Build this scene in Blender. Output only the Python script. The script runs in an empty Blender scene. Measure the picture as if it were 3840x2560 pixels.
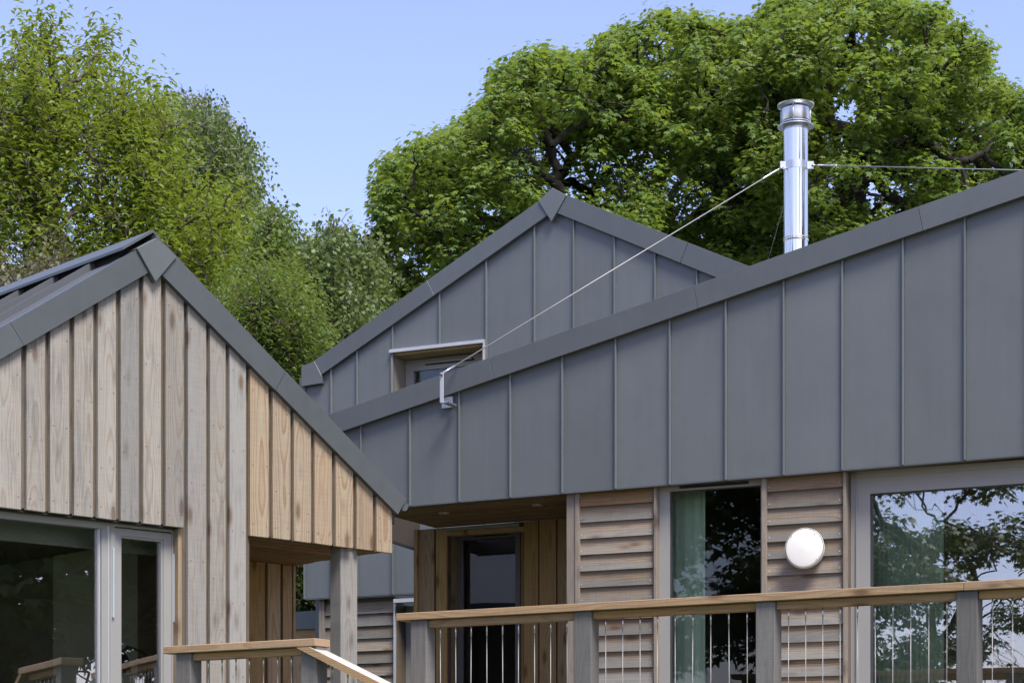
import bpy, bmesh, math, random
import numpy as np
from mathutils import Vector, Matrix
random.seed(7)
RNG = np.random.default_rng(11)
SC = bpy.context.scene
COL = SC.collection

# ------------------------------------------------------------------ camera, sky, sun, exposure
K = 1.6327                      # photograph px per measured "view" px
FPX = 4750 * K                  # focal length in photograph px (3840 wide)
HOR = 3045.0                    # horizon row (level camera, rising front)
CAMZ = 1.6
cam_d = bpy.data.cameras.new('camera')
cam = bpy.data.objects.new('camera', cam_d); COL.objects.link(cam)
cam.location = (0, 0, CAMZ); cam.rotation_euler = (math.radians(90), 0, 0)
cam_d.sensor_width = 36; cam_d.lens = 36 * FPX / 3840
cam_d.shift_y = (HOR - 1280) / 3840
cam_d.clip_end = 3000; cam_d.clip_start = 0.05
SC.camera = cam

SUN_EL = math.radians(58)
SUN_AZ = math.radians(152)       # behind the camera, a little to the right
world = bpy.data.worlds.new('World'); SC.world = world; world.use_nodes = True
wn = world.node_tree.nodes; wl = world.node_tree.links; wn.clear()
sky = wn.new('ShaderNodeTexSky'); sky.sky_type = 'NISHITA'; sky.sun_disc = False
sky.sun_elevation = SUN_EL; sky.sun_rotation = SUN_AZ
sky.air_density = 1.0; sky.dust_density = 1.2; sky.ozone_density = 2.5; sky.altitude = 50
bg = wn.new('ShaderNodeBackground'); bg.inputs['Strength'].default_value = 0.125
wo = wn.new('ShaderNodeOutputWorld')
mulc = wn.new('ShaderNodeMix'); mulc.data_type = 'RGBA'; mulc.blend_type = 'MULTIPLY'; mulc.inputs[0].default_value = 1
mulc.inputs[7].default_value = (1.12, 0.93, 1.03, 1); wl.new(sky.outputs[0], mulc.inputs[6]); wl.new(mulc.outputs[2], bg.inputs[0]); wl.new(bg.outputs[0], wo.inputs[0])
sd = bpy.data.lights.new('sun', 'SUN'); sd.energy = 2.9; sd.angle = math.radians(22); sd.color = (1, 0.975, 0.89)
so = bpy.data.objects.new('sun', sd); COL.objects.link(so)
sunvec = Vector((math.sin(SUN_AZ) * math.cos(SUN_EL), math.cos(SUN_AZ) * math.cos(SUN_EL), math.sin(SUN_EL)))
so.rotation_euler = sunvec.to_track_quat('Z', 'Y').to_euler(); so.location = (0, 0, 40)
SC.view_settings.view_transform = 'Standard'; SC.view_settings.look = 'None'
SC.view_settings.gamma = 1; SC.view_settings.use_curve_mapping = False
SC.view_settings.exposure = 1.2

# ------------------------------------------------------------------ material helpers
class NT:
    def __init__(s, name):
        s.m = bpy.data.materials.new(name); s.m.use_nodes = True
        s.t = s.m.node_tree; s.n = s.t.nodes; s.l = s.t.links
        s.b = s.n['Principled BSDF']
    def set(s, node, k, v):
        if isinstance(v, bpy.types.NodeSocket): s.l.new(v, node.inputs[k])
        else: node.inputs[k].default_value = v
    def math(s, op, a, b=0.0, c=None, clamp=False):
        n = s.n.new('ShaderNodeMath'); n.operation = op; n.use_clamp = clamp
        s.set(n, 0, a); s.set(n, 1, b)
        if c is not None: s.set(n, 2, c)
        return n.outputs[0]
    def xyz(s, a, b, c):
        n = s.n.new('ShaderNodeCombineXYZ'); s.set(n, 0, a); s.set(n, 1, b); s.set(n, 2, c); return n.outputs[0]
    def noise(s, vec, scale=1.0, detail=2.0, rough=0.5):
        n = s.n.new('ShaderNodeTexNoise'); s.l.new(vec, n.inputs['Vector'])
        n.inputs['Scale'].default_value = scale; n.inputs['Detail'].default_value = detail
        n.inputs['Roughness'].default_value = rough; return n.outputs[0]
    def ramp(s, fac, stops):
        n = s.n.new('ShaderNodeValToRGB'); s.l.new(fac, n.inputs[0]); e = n.color_ramp.elements
        while len(e) < len(stops): e.new(0.5)
        for i, (p, c) in enumerate(stops):
            e[i].position = p; e[i].color = (*c, 1) if len(c) == 3 else c
        return n.outputs[0]
    def mix(s, fac, a, b, mode='MIX'):
        n = s.n.new('ShaderNodeMix'); n.data_type = 'RGBA'; n.blend_type = mode
        s.set(n, 0, fac)
        for k, v in ((6, a), (7, b)):
            if isinstance(v, bpy.types.NodeSocket): s.l.new(v, n.inputs[k])
            else: n.inputs[k].default_value = (*v, 1)
        return n.outputs[2]
    def obj(s):
        tc = s.n.new('ShaderNodeTexCoord'); sp = s.n.new('ShaderNodeSeparateXYZ')
        s.l.new(tc.outputs['Object'], sp.inputs[0]); return tc.outputs['Object'], sp.outputs[0], sp.outputs[1], sp.outputs[2]
    def rnd(s):
        return s.n.new('ShaderNodeObjectInfo').outputs['Random']
    def bump(s, h, strength=0.2, dist=0.01):
        n = s.n.new('ShaderNodeBump'); s.l.new(h, n.inputs['Height'])
        n.inputs['Strength'].default_value = strength; n.inputs['Distance'].default_value = dist
        s.l.new(n.outputs[0], s.b.inputs['Normal'])

def wood(name, pale, mid, ring, grey, along='z', ring_amt=0.6, grey_amt=0.5, spacing=0.013, knots=True, rough=0.75, vary=0.24, drip=0.0, dim=0.74, stain=0.45):
    pale, mid, ring, grey = [tuple(x * dim for x in c_) for c_ in (pale, mid, ring, grey)]
    t = NT(name); _, X, Y, Z = t.obj(); r = t.rnd()
    L, W, D = (Z, X, Y) if along == 'z' else (X, Z, Y)
    r2 = t.math('FRACT', t.math('MULTIPLY', r, 17.31)); r3 = t.math('FRACT', t.math('MULTIPLY', r, 53.7))
    Lo = t.math('ADD', L, t.math('MULTIPLY', r, 91.0))
    wob = t.noise(t.xyz(t.math('MULTIPLY', W, 2.5), t.math('MULTIPLY', r, 40.0), t.math('MULTIPLY', Lo, 1.1)), 1.0, 2.0)
    wob2 = t.noise(t.xyz(t.math('MULTIPLY', W, 30.0), t.math('MULTIPLY', r2, 40.0), t.math('MULTIPLY', Lo, 5.0)), 1.0, 2.0)
    a = t.math('ADD', W, t.math('MULTIPLY', t.math('SUBTRACT', r2, 0.5), 0.07))
    b = t.math('ADD', t.math('ADD', D, 0.02), t.math('MULTIPLY', wob, 0.105))
    rad = t.math('ADD', t.math('SQRT', t.math('ADD', t.math('MULTIPLY', a, a), t.math('MULTIPLY', b, b))), t.math('MULTIPLY', wob2, 0.004))
    ringv = t.math('FRACT', t.math('DIVIDE', rad, spacing))
    ringm = t.ramp(ringv, [(0.0, (0, 0, 0)), (0.55, (0.25, 0.25, 0.25)), (0.88, (1, 1, 1)), (1.0, (0, 0, 0))])
    fine = t.noise(t.xyz(t.math('MULTIPLY', W, 220.0), t.math('MULTIPLY', D, 200.0), t.math('MULTIPLY', Lo, 7.0)), 1.0, 3.0, 0.65)
    streak = t.noise(t.xyz(t.math('MULTIPLY', W, 42.0), t.math('MULTIPLY', r3, 30.0), t.math('MULTIPLY', Lo, 1.9)), 1.0, 3.0, 0.6)
    saw = t.noise(t.xyz(t.math('MULTIPLY', W, 9.0), r, t.math('MULTIPLY', Lo, 150.0)), 1.0, 1.0)
    c = t.mix(t.ramp(fine, [(0.3, (0, 0, 0)), (0.7, (1, 1, 1))]), pale, mid)
    c = t.mix(t.math('MULTIPLY', ringm, ring_amt), c, ring)
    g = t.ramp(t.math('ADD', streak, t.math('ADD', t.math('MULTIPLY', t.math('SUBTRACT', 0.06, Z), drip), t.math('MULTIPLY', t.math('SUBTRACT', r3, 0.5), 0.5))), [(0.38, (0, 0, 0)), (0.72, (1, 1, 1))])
    c = t.mix(t.math('MULTIPLY', g, grey_amt), c, grey)
    st2 = t.noise(t.xyz(t.math('MULTIPLY', W, 95.0), t.math('MULTIPLY', r2, 30.0), t.math('MULTIPLY', Lo, 3.2)), 1.0, 4.0, 0.7)
    blot = t.noise(t.xyz(t.math('MULTIPLY', W, 10.0), t.math('MULTIPLY', r, 30.0), t.math('MULTIPLY', Lo, 2.6)), 1.0, 3.0, 0.6)
    dk = t.ramp(t.math('ADD', t.math('MULTIPLY', st2, 0.6), t.math('MULTIPLY', blot, 0.4)), [(0.50, (0, 0, 0)), (0.66, (1, 1, 1))])
    c = t.mix(t.math('MULTIPLY', dk, stain), c, tuple(x * 0.55 for x in grey))
    if knots:
        v = t.n.new('ShaderNodeTexVoronoi'); v.feature = 'F1'
        t.l.new(t.xyz(t.math('MULTIPLY', t.math('ADD', W, r2), 9.0), t.math('MULTIPLY', r, 70.0), t.math('MULTIPLY', Lo, 2.9)), v.inputs['Vector'])
        v.inputs['Scale'].default_value = 1.0
        k = t.ramp(v.outputs['Distance'], [(0.10, (1, 1, 1)), (0.17, (0.4, 0.4, 0.4)), (0.27, (0, 0, 0))])
        c = t.mix(t.math('MULTIPLY', k, 0.75), c, (ring[0] * 0.45, ring[1] * 0.4, ring[2] * 0.4))
    hsv = t.n.new('ShaderNodeHueSaturation'); t.l.new(c, hsv.inputs['Color'])
    t.set(hsv, 'Value', t.math('ADD', t.math('ADD', 1 - vary / 2, t.math('MULTIPLY', r, vary)), t.math('MULTIPLY', t.math('SUBTRACT', saw, 0.5), 0.22)))
    t.set(hsv, 'Saturation', t.math('ADD', 0.8, t.math('MULTIPLY', r3, 0.4)))
    t.l.new(hsv.outputs[0], t.b.inputs['Base Color'])
    t.b.inputs['Roughness'].default_value = rough; t.b.inputs['Specular IOR Level'].default_value = 0.25
    t.bump(t.math('ADD', t.math('ADD', fine, t.math('MULTIPLY', saw, 0.5)), ringm), 0.35, 0.0015)
    return t.m

def plain(name, col, rough=0.5, metal=0.0, var=0.06, scale=6.0, spec=0.5, bump=0.0):
    t = NT(name); o, X, Y, Z = t.obj(); n = t.noise(o, scale, 4.0, 0.6)
    lo = tuple(max(0, c * (1 - var)) for c in col); hi = tuple(c * (1 + var) for c in col)
    t.l.new(t.ramp(n, [(0.3, lo), (0.7, hi)]), t.b.inputs['Base Color'])
    t.b.inputs['Roughness'].default_value = rough; t.b.inputs['Metallic'].default_value = metal
    t.b.inputs['Specular IOR Level'].default_value = spec
    if bump: t.bump(n, bump, 0.004)
    return t.m

def zinc(name, col, rough=0.48):
    t = NT(name); o, X, Y, Z = t.obj(); r = t.rnd()
    off = t.math('MULTIPLY', r, 60.0)
    big = t.noise(t.xyz(t.math('ADD', X, off), Y, t.math('MULTIPLY', Z, 0.8)), 1.6, 3.0)
    cloud = t.noise(t.xyz(t.math('ADD', X, off), Y, Z), 11.0, 5.0, 0.65)
    brush = t.noise(t.xyz(t.math('MULTIPLY', X, 130.0), Y, t.math('ADD', t.math('MULTIPLY', Z, 1.2), off)), 1.0, 3.0)
    streak = t.noise(t.xyz(t.math('MULTIPLY', t.math('ADD', X, off), 16.0), Y, t.math('MULTIPLY', Z, 0.7)), 1.0, 4.0)
    v = t.math('ADD', t.math('MULTIPLY', cloud, 0.2), t.math('ADD', t.math('MULTIPLY', brush, 0.2), t.math('ADD', t.math('MULTIPLY', big, 0.45), t.math('MULTIPLY', streak, 0.25))))
    c = t.ramp(v, [(0.35, tuple(x * 0.88 for x in col)), (0.55, col), (0.78, (col[0] * 1.12, col[1] * 1.11, col[2] * 1.10))])
    hsv = t.n.new('ShaderNodeHueSaturation'); t.l.new(c, hsv.inputs['Color'])
    t.set(hsv, 'Value', t.math('ADD', 0.93, t.math('MULTIPLY', r, 0.14)))
    t.l.new(hsv.outputs[0], t.b.inputs['Base Color'])
    t.b.inputs['Metallic'].default_value = 0.25
    t.set(t.b, 'Roughness', t.math('ADD', rough - 0.08, t.math('MULTIPLY', cloud, 0.16)))
    t.bump(t.math('ADD', big, t.math('MULTIPLY', brush, 0.01)), 0.25, 0.03)
    return t.m

def glass(name, tint, refl=0.12, ior=1.5):
    t = NT(name); t.n.remove(t.b)
    tr = t.n.new('ShaderNodeBsdfTransparent'); tr.inputs[0].default_value = (*tint, 1)
    gl = t.n.new('ShaderNodeBsdfGlossy'); gl.inputs['Roughness'].default_value = 0.004; gl.inputs[0].default_value = (0.93, 0.93, 1.0, 1)
    o, X, Y, Z = t.obj(); nz = t.noise(o, 1.6, 2.0)
    bp = t.n.new('ShaderNodeBump'); bp.inputs['Strength'].default_value = 0.12; bp.inputs['Distance'].default_value = 0.006
    t.l.new(nz, bp.inputs['Height']); t.l.new(bp.outputs[0], gl.inputs['Normal'])
    fr = t.n.new('ShaderNodeFresnel'); fr.inputs[0].default_value = ior
    f = t.math('ADD', fr.outputs[0], refl, clamp=True)
    mx = t.n.new('ShaderNodeMixShader'); t.l.new(f, mx.inputs[0]); t.l.new(tr.outputs[0], mx.inputs[1]); t.l.new(gl.outputs[0], mx.inputs[2])
    t.l.new(mx.outputs[0], t.n['Material Output'].inputs[0]); return t.m

def leafmat(name, colA, colB, trans=0.35, rough=0.45):
    t = NT(name); a = t.n.new('ShaderNodeAttribute'); a.attribute_name = 'tint'
    c = t.mix(a.outputs['Fac'], colA, colB)
    t.l.new(c, t.b.inputs['Base Color']); t.b.inputs['Roughness'].default_value = rough; t.b.inputs['Specular IOR Level'].default_value = 0.35
    tl = t.n.new('ShaderNodeBsdfTranslucent')
    ct = t.mix(0.55, c, (colB[0] * 1.5, colB[1] * 1.45, colB[2] * 0.5)); t.l.new(ct, tl.inputs[0])
    mx = t.n.new('ShaderNodeMixShader'); mx.inputs[0].default_value = trans
    t.l.new(t.b.outputs[0], mx.inputs[1]); t.l.new(tl.outputs[0], mx.inputs[2])
    t.l.new(mx.outputs[0], t.n['Material Output'].inputs[0]); return t.m

M = {}
M['board_grey'] = wood('weathered larch', (0.405, 0.375, 0.32), (0.31, 0.288, 0.245), (0.27, 0.19, 0.12), (0.30, 0.295, 0.28), ring_amt=0.7, grey_amt=0.85, spacing=.0095, vary=.32, stain=.7)
M['board_tan'] = wood('sheltered larch', (0.475, 0.39, 0.25), (0.395, 0.315, 0.19), (0.32, 0.175, 0.085), (0.38, 0.325, 0.275), ring_amt=0.95, grey_amt=0.5, spacing=.012, vary=.34)
M['board_brown'] = wood('larch under the porch', (0.50, 0.36, 0.18), (0.41, 0.285, 0.135), (0.28, 0.155, 0.06), (0.34, 0.26, 0.16), ring_amt=0.65, grey_amt=0.35)
M['recess_wood'] = wood('recessed larch', (0.20, 0.155, 0.11), (0.15, 0.115, 0.08), (0.10, 0.065, 0.04), (0.13, 0.115, 0.10), ring_amt=0.4)  # brown of the back boards, darkened further to deepen the gap shade
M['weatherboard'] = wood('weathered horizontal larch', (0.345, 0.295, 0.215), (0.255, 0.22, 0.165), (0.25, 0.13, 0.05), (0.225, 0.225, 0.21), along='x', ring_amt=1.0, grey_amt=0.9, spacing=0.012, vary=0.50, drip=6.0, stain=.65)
M['trim_wood'] = wood('weathered corner trim', (0.36, 0.305, 0.235), (0.28, 0.235, 0.185), (0.21, 0.15, 0.10), (0.27, 0.25, 0.24), ring_amt=0.35)
M['rail_wood'] = wood('handrail larch', (0.42, 0.275, 0.135), (0.34, 0.215, 0.10), (0.23, 0.115, 0.042), (0.31, 0.245, 0.165), along='x', ring_amt=0.55, grey_amt=0.45, dim=.95)
M['post_wood'] = wood('silvered oak post', (0.20, 0.19, 0.172), (0.145, 0.138, 0.126), (0.12, 0.115, 0.11), (0.27, 0.26, 0.25), ring_amt=0.4, grey_amt=0.5, knots=False)
M['pillar_wood'] = wood('porch pillar oak', (0.33, 0.315, 0.275), (0.26, 0.25, 0.22), (0.20, 0.18, 0.15), (0.20, 0.195, 0.19), ring_amt=0.4, grey_amt=0.5)
M['soffit_wood'] = wood('soffit larch', (0.30, 0.19, 0.105), (0.24, 0.15, 0.08), (0.17, 0.09, 0.045), (0.20, 0.14, 0.09), along='x', ring_amt=0.4, knots=False)
M['zinc'] = zinc('grey zinc cladding', (0.116, 0.127, 0.129))
M['zinc_trim'] = zinc('darker zinc trim', (0.094, 0.104, 0.107), 0.42)
M['seam'] = zinc('zinc standing seam', (0.130, 0.152, 0.150), 0.4)
M['frame'] = plain('grey powder coated frame', (0.27, 0.265, 0.25), 0.45, 0.1, 0.03)
M['frame_dark'] = plain('dark gasket', (0.03, 0.03, 0.032), 0.6)  # plain near-black finish of gaskets and small fittings
M['steel'] = plain('brushed stainless steel', (0.62, 0.62, 0.62), 0.3, 0.9, 0.08, 20)
M['alu'] = plain('pale aluminium trim', (0.5, 0.5, 0.5), 0.42, 0.5, 0.05)
M['handle'] = plain('satin aluminium strip', (0.52, 0.58, 0.60), 0.3, 0.4, 0.05)
M['cable'] = plain('stainless cable', (0.30, 0.295, 0.28), 0.5, 0.4, 0.15, 80)
M['screw'] = plain('screw head', (0.10, 0.09, 0.085), 0.45, 0.5)
M['screw_bright'] = plain('bright screw head', (0.55, 0.55, 0.53), 0.35, 0.6)
M['black'] = plain('black vent and shade strip', (0.012, 0.012, 0.013), 0.8)  # vents and trims; also the painted shade over the left window
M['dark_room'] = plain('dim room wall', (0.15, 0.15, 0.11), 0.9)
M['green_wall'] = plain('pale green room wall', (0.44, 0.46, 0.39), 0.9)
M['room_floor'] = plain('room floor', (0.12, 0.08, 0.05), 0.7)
M['blind'] = plain('pale green roller blind', (0.78, 0.84, 0.79), 0.85)
M['curtain'] = plain('green pleated curtain', (0.56, 0.66, 0.53), 0.9)
M['bronze'] = plain('bronze lamp metal', (0.22, 0.12, 0.07), 0.32, 0.8)
M['deck'] = plain('deck timber', (0.22, 0.17, 0.13), 0.8)
M['bark'] = plain('dark bark', (0.038, 0.034, 0.027), 0.9, 0, 0.5, 9, 0.2, 0.4)
M['bark_pale'] = plain('pale birch bark', (0.22, 0.19, 0.16), 0.85, 0, 0.45, 7, 0.2, 0.3)
M['bark_mid'] = plain('grey bark', (0.10, 0.085, 0.06), 0.9, 0, 0.4, 8, 0.2, 0.3)
M['leaf_syc'] = leafmat('sycamore leaf', (0.082, 0.155, 0.040), (0.205, 0.270, 0.058), 0.46)
M['leaf_yel'] = leafmat('yellow green leaf', (0.105, 0.165, 0.030), (0.205, 0.255, 0.045), 0.42)
M['leaf_birch'] = leafmat('birch leaf', (0.080, 0.125, 0.042), (0.155, 0.205, 0.070), 0.38)
M['leaf_mid'] = leafmat('fresh green leaf', (0.080, 0.140, 0.036), (0.170, 0.225, 0.058), 0.38)
M['leaf_dark'] = leafmat('dark leaf', (0.034, 0.052, 0.020), (0.085, 0.110, 0.036), 0.3)
M['leaf_dry'] = leafmat('dry olive leaf', (0.110, 0.105, 0.060), (0.170, 0.160, 0.095), 0.25)
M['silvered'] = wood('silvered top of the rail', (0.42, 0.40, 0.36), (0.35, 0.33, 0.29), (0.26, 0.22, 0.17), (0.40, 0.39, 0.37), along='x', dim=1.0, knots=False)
M['hall'] = plain('grey hall wall', (0.30, 0.27, 0.31), .8)
M['zinc_roof'] = zinc('roof zinc', (0.075, 0.080, 0.088), 0.75)
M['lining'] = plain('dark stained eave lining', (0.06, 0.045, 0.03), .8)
M['glass_clear'] = glass('window glass', (0.84, 0.87, 0.84), 0.06)
M['glass_left'] = glass('left window glass', (0.86, 0.86, 0.82), 0.19)
M['glass_tall'] = glass('tall window glass', (0.86, 0.90, 0.86), 0.0)
M['glass_solar'] = glass('solar glass', (0.86, 0.90, 0.86), 0.22)
M['glass_dark'] = glass('dark door glass', (0.5, 0.5, 0.5), 0.10)
t = NT('mirror polished flue'); o_, X_, Y_, Z_ = t.obj()
t.b.inputs['Base Color'].default_value = (0.84, 0.80, 0.72, 1); t.b.inputs['Metallic'].default_value = 1
nn = t.noise(t.xyz(t.math('MULTIPLY', X_, 34.0), t.math('MULTIPLY', Y_, 34.0), t.math('MULTIPLY', Z_, 0.35)), 1.0, 3.0)
t.set(t.b, 'Roughness', t.math('ADD', 0.03, t.math('MULTIPLY', nn, 0.10))); t.bump(nn, 0.5, 0.02); M['flue'] = t.m
t = NT('lit opal diffuser'); t.b.inputs['Base Color'].default_value = (0.66, 0.645, 0.60, 1); t.b.inputs['Roughness'].default_value = 0.3
t.b.inputs['Emission Color'].default_value = (1.0, 0.975, 0.92, 1); t.b.inputs['Emission Strength'].default_value = 0.07; M['opal'] = t.m
M['lamp_body'] = plain('white lamp rim', (0.50, 0.485, 0.44), 0.35)
t = NT('grass and earth'); o_, X_, Y_, Z_ = t.obj()
t.l.new(t.ramp(t.noise(o_, 1.3, 6.0, 0.65), [(0.35, (0.035, 0.055, 0.018)), (0.6, (0.06, 0.09, 0.025)), (0.8, (0.09, 0.08, 0.05))]), t.b.inputs['Base Color'])
t.b.inputs['Roughness'].default_value = 0.95; M['ground'] = t.m

# ------------------------------------------------------------------ frames, meshes, tagging
def wpt(u, v, Z):
    return Vector(((u - 1920) / FPX * Z, Z, CAMZ + (HOR - v) / FPX * Z))

class Frame:
    """vertical reference plane: local x to the right along it, y inward (away from us), z up"""
    def __init__(s, vpx, u0, Z0):
        a = math.atan2(vpx * K - 1920, FPX)             # direction whose vanishing point is vpx
        d = Vector((math.sin(a), math.cos(a)))
        s.right = d if d.x > 0 else -d
        s.inw = Vector((-s.right.y, s.right.x)); s.th = math.atan2(s.right.y, s.right.x)
        s.O = Vector(((u0 - 1920) / FPX * Z0, Z0))
    def px(s, u, v, y=0.0):
        d = Vector(((u - 1920) / FPX, 1.0)); t = (s.O + s.inw * y).dot(s.inw) / d.dot(s.inw)
        w = d * t - s.O
        return (w.dot(s.right), CAMZ + (HOR - v) / FPX * t)
    def x(s, u, y=0.0): return s.px(u, 2000, y)[0]
    def z(s, u, v, y=0.0): return s.px(u, v, y)[1]
    def depth(s, u, v, z):                               # local (x, y) of the pixel on the level z
        t = (z - CAMZ) * FPX / (HOR - v); w = Vector(((u - 1920) / FPX * t, t)) - s.O
        return w.dot(s.right), w.dot(s.inw)
    def loc(s, w): 
        q = Vector((w[0], w[1])) - s.O; return (q.dot(s.right), q.dot(s.inw), w[2])
    def world(s, x, y, z):
        p = s.O + s.right * x + s.inw * y; return Vector((p.x, p.y, z))

def thing(name, label, cat, loc=(0, 0, 0), rz=0, group=None):
    o = bpy.data.objects.new(name, None); COL.objects.link(o); o.empty_display_size = 0.2
    o.location = loc; o.rotation_euler = (0, 0, rz); o['label'] = label; o['category'] = cat
    if group: o['group'] = group
    return o
def froot(fr, name, label, cat, group=None):
    return thing(name, label, cat, (fr.O.x, fr.O.y, 0), fr.th, group)
def link(name, me, mat, parent=None, loc=(0, 0, 0), label=None, kind=None, rot=None):
    o = bpy.data.objects.new(name, me); COL.objects.link(o)
    if mat is not None and not me.materials: me.materials.append(mat)
    o.parent = parent; o.location = loc
    if rot: o.rotation_euler = rot
    if label: o['label'] = label
    if kind: o['kind'] = kind
    return o
def tomesh(name, bm, smooth=False):
    bmesh.ops.recalc_face_normals(bm, faces=bm.faces)
    me = bpy.data.meshes.new(name); bm.to_mesh(me); bm.free()
    if smooth:
        for p in me.polygons: p.use_smooth = True
    return me
def prism_bm(bm, poly, y0, y1):
    a = [bm.verts.new((p[0], y0, p[1])) for p in poly]; b = [bm.verts.new((p[0], y1, p[1])) for p in poly]
    bm.faces.new(a); bm.faces.new(b[::-1])
    for i in range(len(poly)):
        j = (i + 1) % len(poly); bm.faces.new((a[j], a[i], b[i], b[j]))
def prism(name, poly, y0, y1, mat, parent, bevel=0, **kw):
    """poly of (x,z) in the frame, extruded from y0 to y1; origin at its lower corner"""
    x0 = sum(p[0] for p in poly) / len(poly); z0 = min(p[1] for p in poly); 
    bm = bmesh.new(); prism_bm(bm, [(p[0] - x0, p[1] - z0) for p in poly], 0, y1 - y0)
    if bevel: bmesh.ops.bevel(bm, geom=bm.edges[:], offset=bevel, segments=1, affect='EDGES')
    return link(name, tomesh(name, bm), mat, parent, (x0, y0, z0), **kw)
def box_bm(bm, x0, x1, y0, y1, z0, z1):
    prism_bm(bm, [(x0, z0), (x1, z0), (x1, z1), (x0, z1)], y0, y1)
def box(name, x0, x1, y0, y1, z0, z1, mat, parent, bevel=0, **kw):
    return prism(name, [(x0, z0), (x1, z0), (x1, z1), (x0, z1)], y0, y1, mat, parent, bevel, **kw)
def tube_bm(bm, pts, rs, n=8, cap=True):
    pts = [Vector(p) for p in pts]; rings = []
    if not hasattr(rs, '__len__'): rs = [rs] * len(pts)
    for i, p in enumerate(pts):
        d = (pts[min(i + 1, len(pts) - 1)] - pts[max(i - 1, 0)]).normalized()
        a = d.orthogonal().normalized() if i == 0 else (pa - d * pa.dot(d)).normalized()
        pa = a; b = d.cross(a)
        rings.append([bm.verts.new(p + (a * math.cos(k * 2 * math.pi / n) + b * math.sin(k * 2 * math.pi / n)) * rs[i]) for k in range(n)])
    for i in range(len(rings) - 1):
        for k in range(n):
            bm.faces.new((rings[i][k], rings[i][(k + 1) % n], rings[i + 1][(k + 1) % n], rings[i + 1][k]))
    if cap: bm.faces.new(rings[0][::-1]); bm.faces.new(rings[-1])
def tube(name, pts, rs, mat, parent=None, n=8, loc=None, **kw):
    loc = Vector(loc) if loc is not None else Vector(pts[0])
    bm = bmesh.new(); tube_bm(bm, [Vector(p) - loc for p in pts], rs, n)
    me = tomesh(name, bm)
    for p in me.polygons: p.use_smooth = len(p.vertices) == 4
    return link(name, me, mat, parent, loc, **kw)
def lathe(name, prof, mat, parent, loc, n=40, **kw):
    bm = bmesh.new(); rings = []
    for r, z in prof:
        rings.append([bm.verts.new((r * math.cos(k * 2 * math.pi / n), r * math.sin(k * 2 * math.pi / n), z)) for k in range(n)])
    for i in range(len(rings) - 1):
        for k in range(n): bm.faces.new((rings[i][k], rings[i][(k + 1) % n], rings[i + 1][(k + 1) % n], rings[i + 1][k]))
    me = tomesh(name, bm)
    for p in me.polygons: p.use_smooth = True
    me.set_sharp_from_angle(angle=math.radians(35)) if hasattr(me, 'set_sharp_from_angle') else None
    return link(name, me, mat, parent, loc, **kw)
def lerp_line(p, q):
    return lambda x: p[1] + (q[1] - p[1]) * (x - p[0]) / (q[0] - p[0])
def J(a): return random.uniform(-a, a)
def clip_poly(poly, f, keep_below=True):
    """keep the side z <= f(x) of the polygon, f a straight line"""
    out = []; sgn = 1 if keep_below else -1
    dd = [sgn * (p[1] - f(p[0])) for p in poly]
    for i in range(len(poly)):
        j = (i + 1) % len(poly); a, b = poly[i], poly[j]
        if dd[i] <= 0: out.append(a)
        if (dd[i] < 0 < dd[j]) or (dd[j] < 0 < dd[i]):
            k = dd[i] / (dd[i] - dd[j]); out.append((a[0] + (b[0] - a[0]) * k, a[1] + (b[1] - a[1]) * k))
    return out
def screws(name, pts, y, mat, parent, r=0.0045):
    bm = bmesh.new()
    for x, z in pts:
        vs = [bm.verts.new((x + r * math.cos(k * math.pi / 3), y, z + r * math.sin(k * math.pi / 3))) for k in range(6)]
        c = bm.verts.new((x, y - 0.002, z))
        for k in range(6): bm.faces.new((vs[k], vs[(k + 1) % 6], c))
    return link(name, tomesh(name, bm), mat, parent, kind='stuff')

# ================================================================== SETTING
bm = bmesh.new(); n_ = 40
gv = [[None] * (n_ + 1) for _ in range(n_ + 1)]
for i in range(n_ + 1):
    for j in range(n_ + 1):
        x = (i - n_ / 2) / (n_ / 2); y = (j - n_ / 2) / (n_ / 2)
        X = 1500 * x * abs(x) ** 1.5; Y = 10 + 1500 * y * abs(y) ** 1.5
        d = max(0, Y - 24)
        z = min(6.0, d * 0.05) if abs(X) < 300 else 0
        z *= max(0, 1 - max(0, Y - 120) / 600)
        gv[i][j] = bm.verts.new((X, Y, z))
for i in range(n_):
    for j in range(n_): bm.faces.new((gv[i][j], gv[i + 1][j], gv[i + 1][j + 1], gv[i][j + 1]))
link('ground', tomesh('ground', bm, True), M['ground'], kind='structure')

# ================================================================== TIMBER HOUSE (left, gable on)
LF = Frame(6350, 0, 11.7)
house = froot(LF, 'timber_house', 'left house with a gable of upright larch boards and grey zinc roof edges', 'house')
yB, yF = -0.04, -0.075                         # faces of the boards and of the zinc verge trim
P = lambda u, v: LF.px(u, v, yB)
PF = lambda u, v: LF.px(u, v, yF)
inL = lerp_line(PF(0, 1348), PF(559.5, 1020)); inR = lerp_line(PF(612, 1034), PF(1490, 1925))
botA = lerp_line(P(0, 1900), P(692, 1977.5)); botB = lerp_line(P(937, 2006), P(1471, 2072))
apexx = PF(585, 900)[0]
outL0, outL1 = PF(0, 1230), PF(514, 936)
outR0, outR1 = PF(664, 962), PF(1523.5, 1869)
DECKL = 1.43
edges = [-34, 55, 110, 165, 220, 272, 324, 375, 427, 478, 523, 570, 622, 671, 719, 767, 815, 861]   # view px of the gaps' centres
es = [LF.x(e * K, yB) for e in edges]; es.append(LF.x(1471, yB) + 0.014)
zbase = DECKL - 0.1
scr = []
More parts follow.
